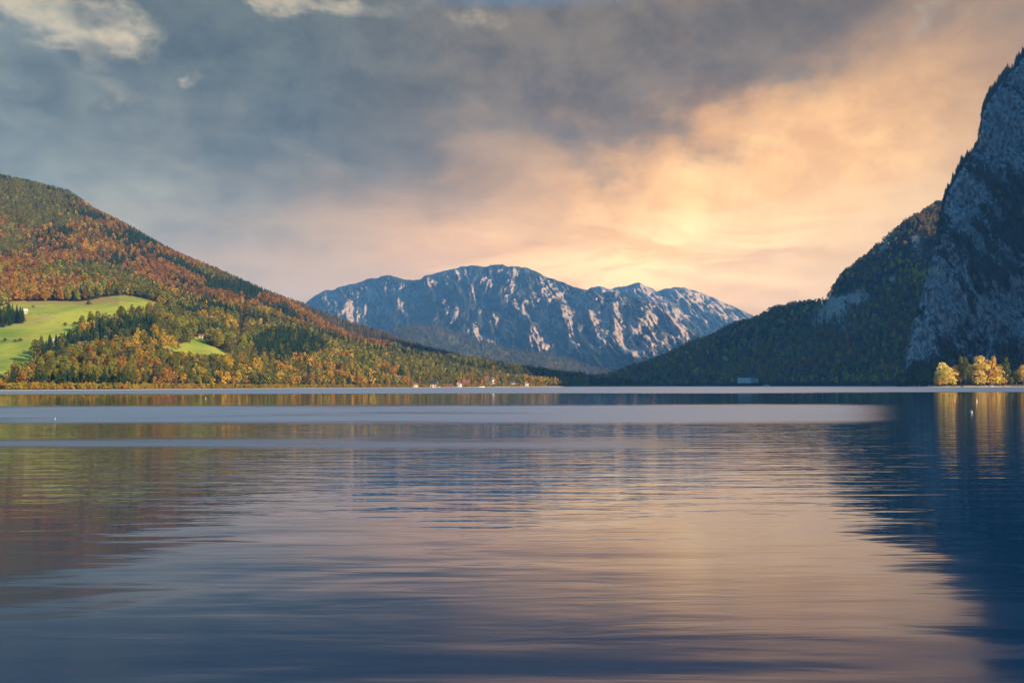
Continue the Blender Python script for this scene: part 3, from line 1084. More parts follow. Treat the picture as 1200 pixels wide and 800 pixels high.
def conifer_crown(seed, layers, spokes, width=0.17, base=0.06):
    r = np.random.default_rng(seed)
    V = []
    for i in range(layers):
        t = i / (layers - 1)
        z = base + (1 - base) * (t ** 0.92) * 0.93
        rad = width * (1 - t) ** 0.85 * r.uniform(0.85, 1.12) + 0.012
        drop = (1 - base) / layers * 1.25
        a0 = r.uniform(0, 6.28)
        for k in range(spokes):
            a = a0 + 2 * math.pi * k / spokes + r.uniform(-.2, .2)
            da = math.pi / spokes * r.uniform(0.8, 1.25)
            rk = rad * r.uniform(0.7, 1.15)
            top = (0, 0, min(1.0, z + drop * 0.75))
            V += [top, (rk * math.cos(a - da), rk * math.sin(a - da), z - drop * r.uniform(0.0, 0.35)),
                  (rk * 1.12 * math.cos(a), rk * 1.12 * math.sin(a), z - drop * r.uniform(0.25, 0.6)),
                  (rk * math.cos(a + da), rk * math.sin(a + da), z - drop * r.uniform(0.0, 0.35))]
    return np.array(V), np.full(len(V) // 4, 4)


def shape_mesh(name, v, counts, mat):
    return mesh_from(name, v, np.arange(len(v)), counts, [mat])


def trunk_mesh(name, seed, h, rad, mat, limbs=4):
    r = random.Random(seed)
    mb = MB()
    mb.tube([(0, 0, -0.03), (0.004, 0.003, h * 0.4), (-0.003, 0.006, h * 0.75), (0, 0, h)], [rad, rad * 0.8, rad * 0.5, rad * 0.2], 7)
    for i in range(limbs):
        a = i * 2.4 + r.random()
        z = h * (0.32 + 0.45 * i / max(limbs, 1))
        L = 0.17 * (1 - 0.1 * i)
        mb.tube([(0, 0, z), (L * 0.5 * math.cos(a), L * 0.5 * math.sin(a), z + 0.06), (L * math.cos(a), L * math.sin(a), z + 0.15)],
                [rad * 0.45, rad * 0.3, rad * 0.1], 5)
    return mb.mesh(name, mat)


BROAD = [shape_mesh('broadleaf crown', *broad_crown(20 + i, 620, 0.036, [0.36, 0.31, 0.40, 0.27, 0.34][i], [0.08, 0.10, 0.06, 0.08, 0.14][i], [7, 8, 6, 8, 9][i]), LEAF['amber-orange']) for i in range(5)]
PROM = [shape_mesh('broadleaf crown', *broad_crown(140 + i, 1100, 0.032, [0.44, 0.40, 0.46][i], 0.03, 9), LEAF['bright golden']) for i in range(3)]
POPLAR = [shape_mesh('poplar crown', *broad_crown(60 + i, 620, 0.026, [0.15, 0.18][i], 0.05, 11), LEAF['yellow-green']) for i in range(2)]
FIR = [shape_mesh('conifer crown', *conifer_crown(80 + i, [13, 15, 12][i], [9, 8, 10][i], [0.17, 0.15, 0.20][i]), NEEDLE) for i in range(3)]
TRUNK = [trunk_mesh('trunk', 5 + i, 0.80, 0.022, BARK) for i in range(2)]
PALE_TRUNK = trunk_mesh('trunk', 9, 0.80, 0.016, PALE_BARK)
FIR_TRUNK = trunk_mesh('trunk', 12, 0.94, 0.014, BARK, 0)

ORD = ('first second third fourth fifth sixth seventh eighth ninth tenth eleventh twelfth thirteenth fourteenth fifteenth sixteenth seventeenth '
       'eighteenth nineteenth twentieth').split()


def ordinal(i):
    if i < 20:
        return ORD[i]
    tens = {2: 'twenty', 3: 'thirty', 4: 'forty', 5: 'fifty', 6: 'sixty', 7: 'seventy'}[(i + 1) // 10]
    k = (i + 1) % 10
    if k == 0:
        return {'twenty': 'twentieth', 'thirty': 'thirtieth', 'forty': 'fortieth', 'fifty': 'fiftieth', 'sixty': 'sixtieth', 'seventy': 'seventieth'}[tens]
    return tens + '-' + ORD[k - 1]


def place_tree(name, crown_me, trunk_me, mat, loc, height, rot, widen, label, cat, group):
    t = thing(name, label, cat, loc, rot, (height * widen, height * widen, height), group)
    c = link('crown', crown_me, t)
    c.material_slots[0].link = 'OBJECT'
    c.material_slots[0].material = mat
    link('trunk', trunk_me, t)
    return t


# ------------------------------------------------------------------ where the woods stand
class Woods:
    def __init__(self):
        self.x, self.y, self.z, self.h, self.kind, self.zone = [], [], [], [], [], []

    def add(self, x, y, z, h, kind, zone):
        self.x.append(x); self.y.append(y); self.z.append(z); self.h.append(h); self.kind.append(kind)
        self.zone.append(np.full(len(x), zone))

    def cat(self):
        for k in ('x', 'y', 'z', 'h', 'kind', 'zone'):
            setattr(self, k, np.concatenate(getattr(self, k)))


KINDS = ['rust-orange', 'amber-orange', 'golden-yellow', 'olive-green', 'yellow-green', 'grey-brown', 'bare purple-brown', 'conifer']
KI = {k: i for i, k in enumerate(KINDS)}
BASECOL = np.array([PALETTE[k] for k in KINDS[:-1]] + [CONIFER])   # the woods use the duller sorts


def scatter(M, spacing, px0, px1, d0, d1, jitter=0.42):
    x0 = min((px0 - 600) / F * d0, (px0 - 600) / F * d1)
    x1 = max((px1 - 600) / F * d0, (px1 - 600) / F * d1)
    gx, gy = np.meshgrid(np.arange(x0, x1, spacing), np.arange(d0, d1, spacing))
    x = gx.ravel() + rng.uniform(-jitter, jitter, gx.size) * spacing
    y = gy.ravel() + rng.uniform(-jitter, jitter, gy.size) * spacing
    px = 600 + F * x / y
    k = (px > px0) & (px < px1)
    x, y = x[k], y[k]
    z, s = M.at_many(x, y)
    return x, y, z, s


def pick(nv, probs):
    """Species by patches: probs is a list of (kind, weight array)."""
    w_ = np.stack([p for _, p in probs], 1)
    if nv:
        w_ = w_ ** nv
    w_ = np.cumsum(w_ / w_.sum(1, keepdims=True), 1)
    u = rng.random(len(w_))
    i = (u[:, None] > w_).sum(1)
    return np.array([KI[k] for k, _ in probs])[np.clip(i, 0, len(probs) - 1)]


woods = Woods()
PLANT_POLYS = [
    [(294, 424), (303, 398), (325, 391), (350, 391), (372, 400), (384, 412), (378, 422), (340, 428)],
    [(96, 398), (118, 387), (150, 382), (178, 378), (186, 386), (180, 404), (120, 408)],
    [(-120, 384), (-60, 372), (0, 371), (24, 369), (30, 377), (10, 383), (0, 385)],
    [(40, 416), (62, 408), (90, 402), (122, 404), (108, 424), (60, 428)],
]
VILLAGE_POLY = [(478, 453.5), (480, 436), (520, 428), (600, 440), (640, 452), (640, 454)]
x, y, z, s = scatter(A, 7.4, -330, 685, 560, 3000)
px, py = proj(x, y, z)
keep = (s > 2.0) & (s < 6.35)
inm = inside(px, py, MEADOW_POLY) | inside(px, py, SMALL_POLY) | inside(px, py, SHORE_LAWN)
plant = np.zeros(len(x), bool)
for P_ in PLANT_POLYS:
    plant |= inside(px, py, P_)
keep &= ~inm | (inside(px, py, PLANT_POLYS[2]) | inside(px, py, PLANT_POLYS[3]))
vil = inside(px, py, VILLAGE_POLY)
keep &= ~(vil & (rng.random(len(x)) < 0.30))
x, y, z, s, px, py, plant = [a[keep] for a in (x, y, z, s, px, py, plant)]
cn = fbm(x / 150 + 3, y / 210, 3.0, 4, 0.6)
wn = fbm(x / 170, y / 260, 8.0, 4, 0.5)
vn = fbm(x / 130, y / 190, 15.0, 3, 0.5)
lowb = 1 - sstep(s, 2.9, 3.6)
wn = wn * (1 - 0.9 * lowb) + lowb * 0.55 * fbm(x / 38, y / 38, 21.0, 3, 0.6)
vn = vn * (1 - 0.7 * lowb) + lowb * 0.5 * fbm(x / 45, y / 45, 25.0, 3, 0.6)
wn = wn + 0.16 * sstep(px, 150, 210) * (1 - sstep(px, 420, 500)) * sstep(s, 2.9, 3.3)
up = sstep(s, 3.8, 4.6)
one = np.ones(len(x))
kind = pick(1.7, [
    ('conifer', np.exp(9.0 * cn) * (0.36 + 0.75 * up + 0.6 * sstep(s, 5.5, 6.0))),
    ('rust-orange', (0.16 + 0.40 * up) * np.exp(5.0 * wn)),
    ('amber-orange', 0.62 * np.exp(4.0 * wn)),
    ('golden-yellow', 0.48 * np.exp(4.0 * vn) * (1 - 0.70 * up)),
    ('olive-green', 0.95 * np.exp(-4.0 * wn)),
    ('yellow-green', 0.55 * np.exp(-3.5 * vn) * (1 - 0.60 * up)),
    ('grey-brown', 0.26 * one),
    ('bare purple-brown', 0.10 + 0.12 * up),
])
kind[plant] = np.where(rng.random(plant.sum()) < 0.93, KI['conifer'], KI['olive-green'])
hh = (8.5 + 11.5 * rng.random(len(x)) ** 0.8) * np.where(kind == KI['conifer'], 1.12, 1.0)
hh *= np.where(s < 2.6, 0.80, 1.0)
hh *= np.where(px > 470, 0.75, 1.0)
hh *= np.where(plant, 0.9, 1.0)
# the shore belt stays low where the meadows look over it
lim = np.interp(px, [-300, 0, 9, 16, 30, 44, 58, 75, 100, 150, 168, 182, 200, 225, 262, 272, 284, 300, 700],
                [441, 441, 439, 425, 424, 420, 412, 405, 398, 399, 404, 409.5, 411.5, 415, 416, 411, 400, 300, 300])
lim = lim + rng.uniform(-1.5, 2.5, len(px))
room = (py - lim) / F * y
fore = py > np.interp(px, [0, 60, 100, 170, 270, 300], [436, 420, 409, 411, 417, 300])
hh = np.where(fore & (px < 290), np.minimum(hh, np.maximum(room, 4.0)), hh)
woods.add(x, y, z, hh, kind, 0)
# ridge behind
x, y, z, s = scatter(B, 11.0, 235, 765, 2300, 3150)
k = (s > 1.3) & (s < 3.3)
x, y, z = x[k], y[k], z[k]
woods.add(x, y, z, rng.uniform(12, 19, len(x)), pick(None, [('conifer', 1.3 * np.ones(len(x))), ('rust-orange', .3 * np.ones(len(x))), ('grey-brown', .5 * np.ones(len(x))), ('olive-green', .3 * np.ones(len(x)))]), 1)
# right slope
x, y, z, s = scatter(E, 9.5, 692, 1240, 1600, 2900)
px, py = proj(x, y, z)
er = 1.3 * bump2(px, py, 978, 362, 13, 13) + 1.2 * bump2(px, py, 1030, 282, 9, 9) + bump2(px, py, 1005, 350, 9, 7) + 0.8 * bump2(px, py, 1045, 326, 9, 5)
k = (s > 1.05) & (s < 4.35) & (rng.random(len(x)) > er * 0.9)
x, y, z, s, px, py = [a[k] for a in (x, y, z, s, px, py)]
wn = fbm(x / 120, y / 120, 4.0, 4, 0.6)
o1 = np.ones(len(x))
sunlit_tint = bump2(px, py, 1064, 318, 12, 7)  # golden and amber trees gathered here colour in a sunlit patch
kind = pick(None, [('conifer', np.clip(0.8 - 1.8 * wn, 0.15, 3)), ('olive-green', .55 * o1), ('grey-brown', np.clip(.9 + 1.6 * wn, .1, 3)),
                   ('rust-orange', np.clip(.3 + 1.1 * wn, .05, 2)), ('golden-yellow', 0.02 + 12 * sunlit_tint), ('amber-orange', 0.10 + 6 * sunlit_tint), ('bare purple-brown', .3 * o1),
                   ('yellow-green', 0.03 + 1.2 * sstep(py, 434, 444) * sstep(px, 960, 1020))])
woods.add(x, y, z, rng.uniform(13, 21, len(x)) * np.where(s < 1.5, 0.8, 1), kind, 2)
# cliff ledges: the trees follow the mesh itself
nn = grid_normals(FC)
cand = np.stack([FC.X, FC.Y, FC.Z], -1)
R_, C_ = FC.X.shape
ri = rng.integers(0, R_, 90000)
ci = rng.integers(0, C_, 90000)
P_ = cand[ri, ci]
N_ = nn[ri, ci]
S_ = FC.S[ri]
fr = F_rock[ri, ci]
ppx, ppy = proj(P_[:, 0], P_[:, 1], P_[:, 2])
top = sstep(S_, 4.70, 4.95) * (ppx > 1100)
prob = np.clip((0.37 - fr) * 1.1, 0, 1) * sstep(np.abs(N_[:, 2]), 0.12, 0.5) * (S_ > 1.02) * (S_ < 5.4)
prob = np.maximum(prob, 0.30 * top * (S_ < 5.5)) + 0.6 * (ppy > 428) * (S_ > 1.02) * (S_ < 2.4)
prob *= np.where(ppx < 1075, 0.35, 1.0)
dens = np.clip((FC.D[ri, ci] / F * (850 / 1300)), 0, 5)
k = (rng.random(len(prob)) < prob * 0.55) & (ppx < 1420)
P_, S_, ppy = P_[k], S_[k], ppy[k]
o1 = np.ones(len(P_))
kind = pick(None, [('conifer', 3.0 * o1), ('olive-green', .35 * o1), ('grey-brown', .4 * o1), ('rust-orange', 0.12 * o1), ('yellow-green', .08 * o1)])
kind = np.where(S_ > 4.7, KI['conifer'], kind)
woods.add(P_[:, 0], P_[:, 1], P_[:, 2], rng.uniform(6, 15, len(P_)) * np.where(S_ > 4.7, rng.uniform(1.0, 2.0, len(P_)), 1.0), kind, 3)
# far foothills
x, y, z, s = scatter(Cm, 34.0, 405, 775, 4700, 6350)
k = (s > 0.15) & (s < 2.1)
x, y, z = x[k], y[k], z[k]
fn_ = fbm(x / 260, y / 260, 3.0, 4)
o1 = np.ones(len(x))
woods.add(x, y, z, rng.uniform(20, 34, len(x)), pick(None, [('conifer', np.exp(3 * fn_)), ('grey-brown', .9 * o1), ('olive-green', .7 * o1)]), 4)
woods.cat()

wpx, wpy = proj(woods.x, woods.y, woods.z)
_, wtop = proj(woods.x, woods.y, woods.z + woods.h)
hpx = wpy - wtop
# which trees show: nearest first, each must rise above what already stands before it
order = np.argsort(woods.y)
floor_ = np.full(1500, 470.0)
cand_i = []
for i in order:
    if woods.zone[i] not in (0, 3):
        continue
    c = int(wpx[i])
    if c < 1 or c > 1198:
        continue
    if wtop[i] < floor_[c] - 3.0 or wtop[i] < floor_[c + 1] - 3.0:
        cand_i.append(i)
    half = max(1, int(hpx[i] * 0.25))
    lo, hi = max(0, c - half), c + half + 1
    floor_[lo:hi] = np.minimum(floor_[lo:hi], wtop[i] + hpx[i] * 0.25)
cand_i = np.array(cand_i)
cand_i = cand_i[np.argsort(-hpx[cand_i])]
isfir = woods.kind[cand_i] == KI['conifer']
solo_b = cand_i[~isfir][:215]
solo_f = cand_i[isfir][:170]
solo = np.zeros(len(woods.x), bool)
solo[solo_b] = True
solo[solo_f] = True


def zone_of(px, py, zone):
    if zone == 3:
        if py < 200:
            return 'on the cliff top by the frame edge'
        if py > 420:
            return 'at the foot of the grey cliff'
        return 'on ledges of the grey cliff'
    base_belt = np.interp(px, [0, 150, 300, 480, 690], [428, 420, 421, 437, 449])
    if py > base_belt:
        if px < 50:
            return 'in the shore belt under the sloping meadow'
        if px < 165:
            return 'in the shore belt below the dark plantation'
        if px < 285:
            return 'in the shore belt below the small meadow'
        if px < 400:
            return 'in the shore belt below the hillside plantation'
        if px < 500:
            return 'in the shore belt before the village'
        return 'between the village houses'
    if px < 34 and py > 366:
        return 'in the grove on the sloping meadow'
    if px < 200 and py < 362:
        return 'along the top edge of the sloping meadow'
    if px < 130:
        return 'on the bank under the sloping meadow'
    if px < 270:
        return 'in the wood above the small meadow'
    if px < 400:
        return 'on the hillside beside the round plantation'
    return 'on the slope above the village'


byl = {}
for i in np.concatenate([solo_b, solo_f]):
    byl.setdefault((int(woods.kind[i]), zone_of(wpx[i], wpy[i], woods.zone[i])), []).append(i)
for (kd, zn), idx in byl.items():
    idx.sort(key=lambda i: wpx[i])
    for j, i in enumerate(idx):
        name_k = KINDS[kd]
        loc = (woods.x[i], woods.y[i], woods.z[i] - 0.2)
        hgt_ = float(woods.h[i])
        sp = random.random() * 6.28
        if name_k == 'conifer':
            what = 'dark conifer'
            lab = (ordinal(j) + ' ' + what + ' from left ' + zn) if len(idx) > 1 else 'only ' + what + ' ' + zn
            place_tree('conifer_tree', FIR[i % 3], FIR_TRUNK, NEEDLE, loc, hgt_, sp, random.uniform(0.95, 1.3), lab, 'conifer', 'conifers ' + zn)
        else:
            what = name_k + ' broadleaf tree'
            lab = (ordinal(j) + ' ' + what + ' from left ' + zn) if len(idx) > 1 else 'only ' + what + ' ' + zn
            tr = PALE_TRUNK if 62 < wpx[i] < 112 and wpy[i] > 430 else TRUNK[i % 2]
            place_tree('broadleaf_tree', BROAD[i % 5], tr, LEAF[name_k], loc, hgt_ * 1.05, sp, random.uniform(0.75, 1.08), lab, 'tree', 'broadleaf trees ' + zn)


# the rest of the woods, each hillside one mass
def merge_forest(name, sel, near_px):
    groups = {}
    idx = np.nonzero(sel)[0]
    hp = hpx[idx]
    con = woods.kind[idx] == KI['conifer']
    V, T, Cn = [], [], []
    total = 0
    for lod in (0, 1, 2):
        for isf in (False, True):
            for var in range(3):
                lod_of = np.where(hp > near_px, 0, np.where(hp > near_px * 0.55, 1, 2))
                k = idx[(lod_of == lod) & (con == isf) & (idx % 3 == var)]
                if not len(k):
                    continue
                if isf:
                    v, _ = conifer_crown(300 + lod * 10 + var, [9, 7, 5][lod], [7, 6, 5][lod], [0.21, 0.19, 0.24][var])
                else:
                    v, _ = broad_crown(400 + lod * 10 + var, [190, 100, 48][lod], [0.052, 0.072, 0.098][lod], [0.36, 0.31, 0.40][var], 0.06, [6, 5, 4][lod])
                nv = len(v)
                a = rng.uniform(0, 6.283, len(k))
                h = woods.h[k]
                wd = h * rng.uniform(0.75, 1.12, len(k))
                ca, sa = np.cos(a)[:, None], np.sin(a)[:, None]
                X = (v[None, :, 0] * ca - v[None, :, 1] * sa) * wd[:, None] + woods.x[k][:, None]
                Y = (v[None, :, 0] * sa + v[None, :, 1] * ca) * wd[:, None] + woods.y[k][:, None]
                Z = v[None, :, 2] * h[:, None] + woods.z[k][:, None] - 0.3
                V.append(np.stack([X, Y, Z], -1).reshape(-1, 3).astype(np.float32))
                c = BASECOL[woods.kind[k]] * rng.uniform(0.86, 1.14, len(k))[:, None]
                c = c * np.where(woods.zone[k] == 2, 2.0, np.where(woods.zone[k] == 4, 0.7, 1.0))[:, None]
                c = c * (1 + rng.normal(0, 0.07, (len(k), 3)))
                cq = np.repeat(c[:, None, :], nv // 4, 1) * rng.uniform(0.85, 1.15, (len(k), nv // 4, 1))
                Cn.append(np.repeat(cq.reshape(-1, 3), 4, 0).astype(np.float32))
    V = np.concatenate(V)
    Cn = np.clip(np.concatenate(Cn), 0.003, 0.6)
    me = mesh_from(name, V, np.arange(len(V)), np.full(len(V) // 4, 4), [FOREST_MAT], None, False, {'tint': Cn})
    o = link(name, me)
    o['kind'] = 'stuff'
    return o


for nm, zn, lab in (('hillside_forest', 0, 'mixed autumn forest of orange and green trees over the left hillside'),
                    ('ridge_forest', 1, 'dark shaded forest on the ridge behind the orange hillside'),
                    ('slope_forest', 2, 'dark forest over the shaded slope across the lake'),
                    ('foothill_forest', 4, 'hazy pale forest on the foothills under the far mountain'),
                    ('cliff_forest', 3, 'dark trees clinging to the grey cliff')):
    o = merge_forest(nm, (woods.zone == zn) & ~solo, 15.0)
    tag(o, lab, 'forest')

# shrubs along the left shore: a belt nobody could count
ns = 2600
spx = rng.uniform(-150, 640, ns)
sd = np.interp(spx, cx_, shore_d) + 12 + rng.random(ns) ** 1.5 * 30
keep = (fbm(spx / 30, spx * 0, 1.0, 2) > -0.35) | (spx > 75)
spx, sd = spx[keep], sd[keep]
sx = (spx - 600) / F * sd
sz, _ = A.at_many(sx, sd)
V, Cn = [], []
shc = np.array([(0.34, 0.215, 0.028), (0.25, 0.20, 0.03), (0.17, 0.165, 0.03), (0.30, 0.14, 0.03), (0.09, 0.085, 0.03)])
for i in range(len(sx)):
    v, _ = broad_crown(900 + i % 7, 34, 0.12, 0.5, 0.0, 4)
    h = rng.uniform(2.0, 5.2)
    V.append(v * h + np.array([sx[i], sd[i], sz[i] - 0.2]))
    c = shc[rng.choice(5, p=[.34, .26, .18, .14, .08])] * rng.uniform(0.75, 1.2)
    Cn.append(np.repeat(c[None] * rng.uniform(0.85, 1.15, (34, 1)), 4, 0))
V = np.concatenate(V)
Cn = np.concatenate(Cn)
o = link('shore_shrubbery', mesh_from('shore_shrubbery', V, np.arange(len(V)), np.full(len(V) // 4, 4), [FOREST_MAT], None, False, {'tint': Cn}))
o['kind'] = 'stuff'
tag(o, 'yellow and green shrub belt along the left shoreline', 'shrubbery')

# ------------------------------------------------------------------ shrubs standing alone on the meadow
SHRUB = [shape_mesh('shrub', *broad_crown(700 + i, 240, 0.075, 0.5, 0.0, 5), LEAF['grey-brown']) for i in range(2)]
for (px, py, h, mat, lab) in [
    (76.5, 382, 6.0, 'grey-brown', 'brown round shrub alone mid meadow, left one of a pair'),
    (88, 381.5, 6.5, 'bare purple-brown', 'brown round shrub alone mid meadow, right one of a pair'),
    (104, 358, 8.5, 'bare purple-brown', 'dark bare tree-like shrub at the brown top edge of the meadow'),
    (39, 360.5, 4.5, 'grey-brown', 'small thin shrub on upper meadow beside the farmhouse'),
    (18, 401, 4.5, 'grey-brown', 'grey-brown low bush on lower meadow, left of the twin bushes'),
    (24, 400.5, 5.5, 'rust-orange', 'russet low bush on the lower meadow near the dark grove'),
    (6, 400, 5.0, 'bare purple-brown', 'purple-brown low bush by the frame edge on lower meadow'),
]:
    p_ = A.hit(px, py)
    t = thing('meadow_shrub', lab, 'shrub', p_ - Vector((0, 0, 0.2)), random.random() * 6, (h, h, h * 0.8), 'shrubs standing alone on the meadow')
    c = link('crown', SHRUB[int(px) % 2], t)
    c.material_slots[0].link = 'OBJECT'
    c.material_slots[0].material = LEAF[mat]
    MB().tube([(0, 0, -0.1), (0.02, 0, 0.3), (0, 0.02, 0.6)], [0.03, 0.025, 0.01], 6).build('stem', BARK, t)

# ------------------------------------------------------------------ promontory trees, boulders
for (px, topy, wpx_, sort, shape, lab) in [
    (1098, 437, 8, 'bright amber', 'b', 'small amber tree at the tip of the promontory'),
    (1104.5, 424, 17, 'bright golden', 'b', 'golden round tree nearest the tip of the promontory'),
    (1112, 430, 16, 'bright golden', 'b', 'low golden tree between the tip tree and the poplars'),
    (1119.5, 427, 14, 'bright amber', 'b', 'amber tree leaning against the slim yellow-green poplar'),
    (1125.7, 417, 8, 'yellow-green', 'p', 'slim yellow-green poplar rising above the golden trees'),
    (1131, 418, 10, 'olive-green', 'p', 'olive poplar beside the dark gap on the promontory'),
    (1148, 416, 20, 'bright golden', 'b', 'largest golden tree in the middle of the promontory'),
    (1157, 421, 17, 'bright golden', 'b', 'golden tree right beside the largest one'),
    (1164, 417, 11, 'bright amber', 'p', 'tall narrow amber tree behind the golden ones'),
    (1171, 427, 17, 'bright golden', 'b', 'broad golden tree between the narrow one and the olive poplar'),
    (1179, 418, 9, 'olive-green', 'p', 'olive poplar on the right part of the promontory'),
    (1191, 433, 13, 'olive-green', 'b', 'dull olive tree right of the olive poplar'),
    (1199, 427, 16, 'bright amber', 'b', 'amber tree cut by the frame edge on the promontory'),
]:
    d = 905 + random.uniform(-4, 6)
    zz = G.at(px, d)
    base_row = float(hor(px)) - F * (zz - H) / d
    h = (base_row - topy) / F * d
    me = PROM[int(px) % 3] if shape == 'b' else POPLAR[int(px) % 2]
    natural = {'b': 0.86, 'p': 0.34}[shape]
    widen = (wpx_ / F * d) / h / natural * (1.25 if shape == 'b' else 1.1)
    place_tree('promontory_tree', me, TRUNK[0], LEAF[sort], ((px - 600) / F * d, d, zz - 0.2), h, random.random() * 6, widen, lab, 'tree', 'autumn trees on the promontory')
for (px, h, w_, lab) in [(1101, 8, 10, 'golden bush under the tip tree'), (1109, 9, 11, 'golden bush under the low golden tree'), (1117, 8, 10, 'golden bush left of the slim poplar foot'),
                         (1145, 9, 11, 'golden bush left under the largest golden tree'), (1153, 9, 11, 'golden bush right under the largest golden tree'),
                         (1161, 9, 11, 'golden bush under the narrow amber tree'), (1169, 9, 11, 'golden bush under the broad golden tree'), (1176, 8, 9, 'golden bush left of the right olive poplar foot')]:
    d = 899
    zz = G.at(px, d)
    ww = w_ / F * d
    t = thing('promontory_shrub', lab + ' on the promontory', 'shrub', ((px - 600) / F * d, d, zz - 0.2), px, (ww, ww, h), 'bushes on the promontory')
    c = link('crown', SHRUB[int(px) % 2], t)
    c.material_slots[0].link = 'OBJECT'
    c.material_slots[0].material = LEAF['bright golden' if int(px) % 3 else 'bright amber']
    MB().tube([(0, 0, -0.1), (0.02, 0, 0.3), (0, 0.02, 0.6)], [0.03, 0.025, 0.01], 6).build('stem', BARK, t)
for (px, h, w_, sort, lab) in [(1138.5, 9, 9, 'olive-green', 'dark green bush in the gap between the golden trees'),
                               (1184.5, 9, 8, 'yellow-green', 'pale green bush under the right olive poplar'),
                               (1094.5, 4, 4, 'grey-brown', 'small brown bush on the tip of the promontory')]:
    d = 898
    zz = G.at(px, d)
    ww = w_ / F * d
    t = thing('promontory_shrub', lab, 'shrub', ((px - 600) / F * d, d, zz - 0.2), 0.4, (ww, ww, h), 'bushes on the promontory')
    c = link('crown', SHRUB[int(px) % 2], t)
    c.material_slots[0].link = 'OBJECT'
    c.material_slots[0].material = LEAF[sort]
    MB().tube([(0, 0, -0.1), (0.02, 0, 0.3), (0, 0.02, 0.6)], [0.03, 0.025, 0.01], 6).build('stem', BARK, t)

STONE = plain('shore boulder', (0.30, 0.27, 0.24), 0.9, 0.35, 1.5)
STONE_D = plain('dark shore boulder', (0.10, 0.095, 0.09), 0.9, 0.35, 1.5)


def boulder(seed):
    r = np.random.default_rng(seed)
    import bmesh
    bm = bmesh.new()
    bmesh.ops.create_icosphere(bm, subdivisions=3, radius=1.0)
    for v in bm.verts:
        c = v.co
        k = 1 + 0.35 * float(fbm(np.array([c.x * 1.3 + seed]), np.array([c.y * 1.3]), np.array([c.z * 1.3]), 3)[0])
        v.co = c * k
        v.co.z *= 0.6
    me = bpy.data.meshes.new('boulder')
    bm.to_mesh(me)
    bm.free()
    me.materials.append(STONE)
    return me


BOULD = [boulder(3), boulder(8), boulder(15)]
bl = [(1116, 1.3, 1), (1119, 1.8, 1), (1123, 1.5, 1), (1127, 1.9, 1), (1131, 1.3, 0), (1146, 1.7, 1), (1150, 1.4, 0), (1153.5, 2.0, 0), (1157, 1.2, 1), (1161, 2.2, 0), (1166, 1.5, 0), (1171, 1.4, 1), (1176, 1.6, 0), (1188, 2.3, 1), (1193, 2.0, 1), (1198, 1.5, 1)]
for j, (px, r_, dark) in enumerate(bl):
    d = 885.5 + (j % 3) * 0.8
    o = link('shore_boulder', BOULD[j % 3])
    o.location = ((px - 600) / F * d, d, 0.55)
    o.scale = (r_ * 1.25, r_, r_ * 0.95)
    o.rotation_euler = (0, 0, j * 1.7)
    o.material_slots[0].link = 'OBJECT'
    o.material_slots[0].material = STONE_D if dark else STONE
    tag(o, ordinal(j) + (' boulder, dark,' if dark else ' boulder, pale,') + ' from the spit along the promontory waterline', 'boulder', 'boulders along the promontory waterline')

# ------------------------------------------------------------------ houses
WHITE = plain('white render', (0.52, 0.49, 0.43), 0.85, 0.06, 0.6)
CREAM = plain('cream render', (0.42, 0.34, 0.23), 0.85, 0.08, 0.6)
TIMBER = plain('dark timber', (0.085, 0.055, 0.038), 0.8, 0.3, 2.0)
REDWOOD = plain('red boards', (0.12, 0.036, 0.026), 0.8, 0.2, 2.0)
ROOF_R = plain('red tile roof', (0.16, 0.062, 0.042), 0.85, 0.25, 3.0)
ROOF_D = plain('dark slate roof', (0.045, 0.042, 0.045), 0.75, 0.25, 3.0)
ROOF_B = plain('brown roof', (0.12, 0.075, 0.05), 0.85, 0.25, 3.0)
ROOF_W = plain('pale sheet roof', (0.46, 0.46, 0.46), 0.5, 0.06, 1.0)
GLASS = plain('window glass', (0.02, 0.025, 0.03), 0.12, 0.2, 2.0, 0.6)
WOODP = plain('grey planks', (0.34, 0.30, 0.26), 0.85, 0.25, 2.0)


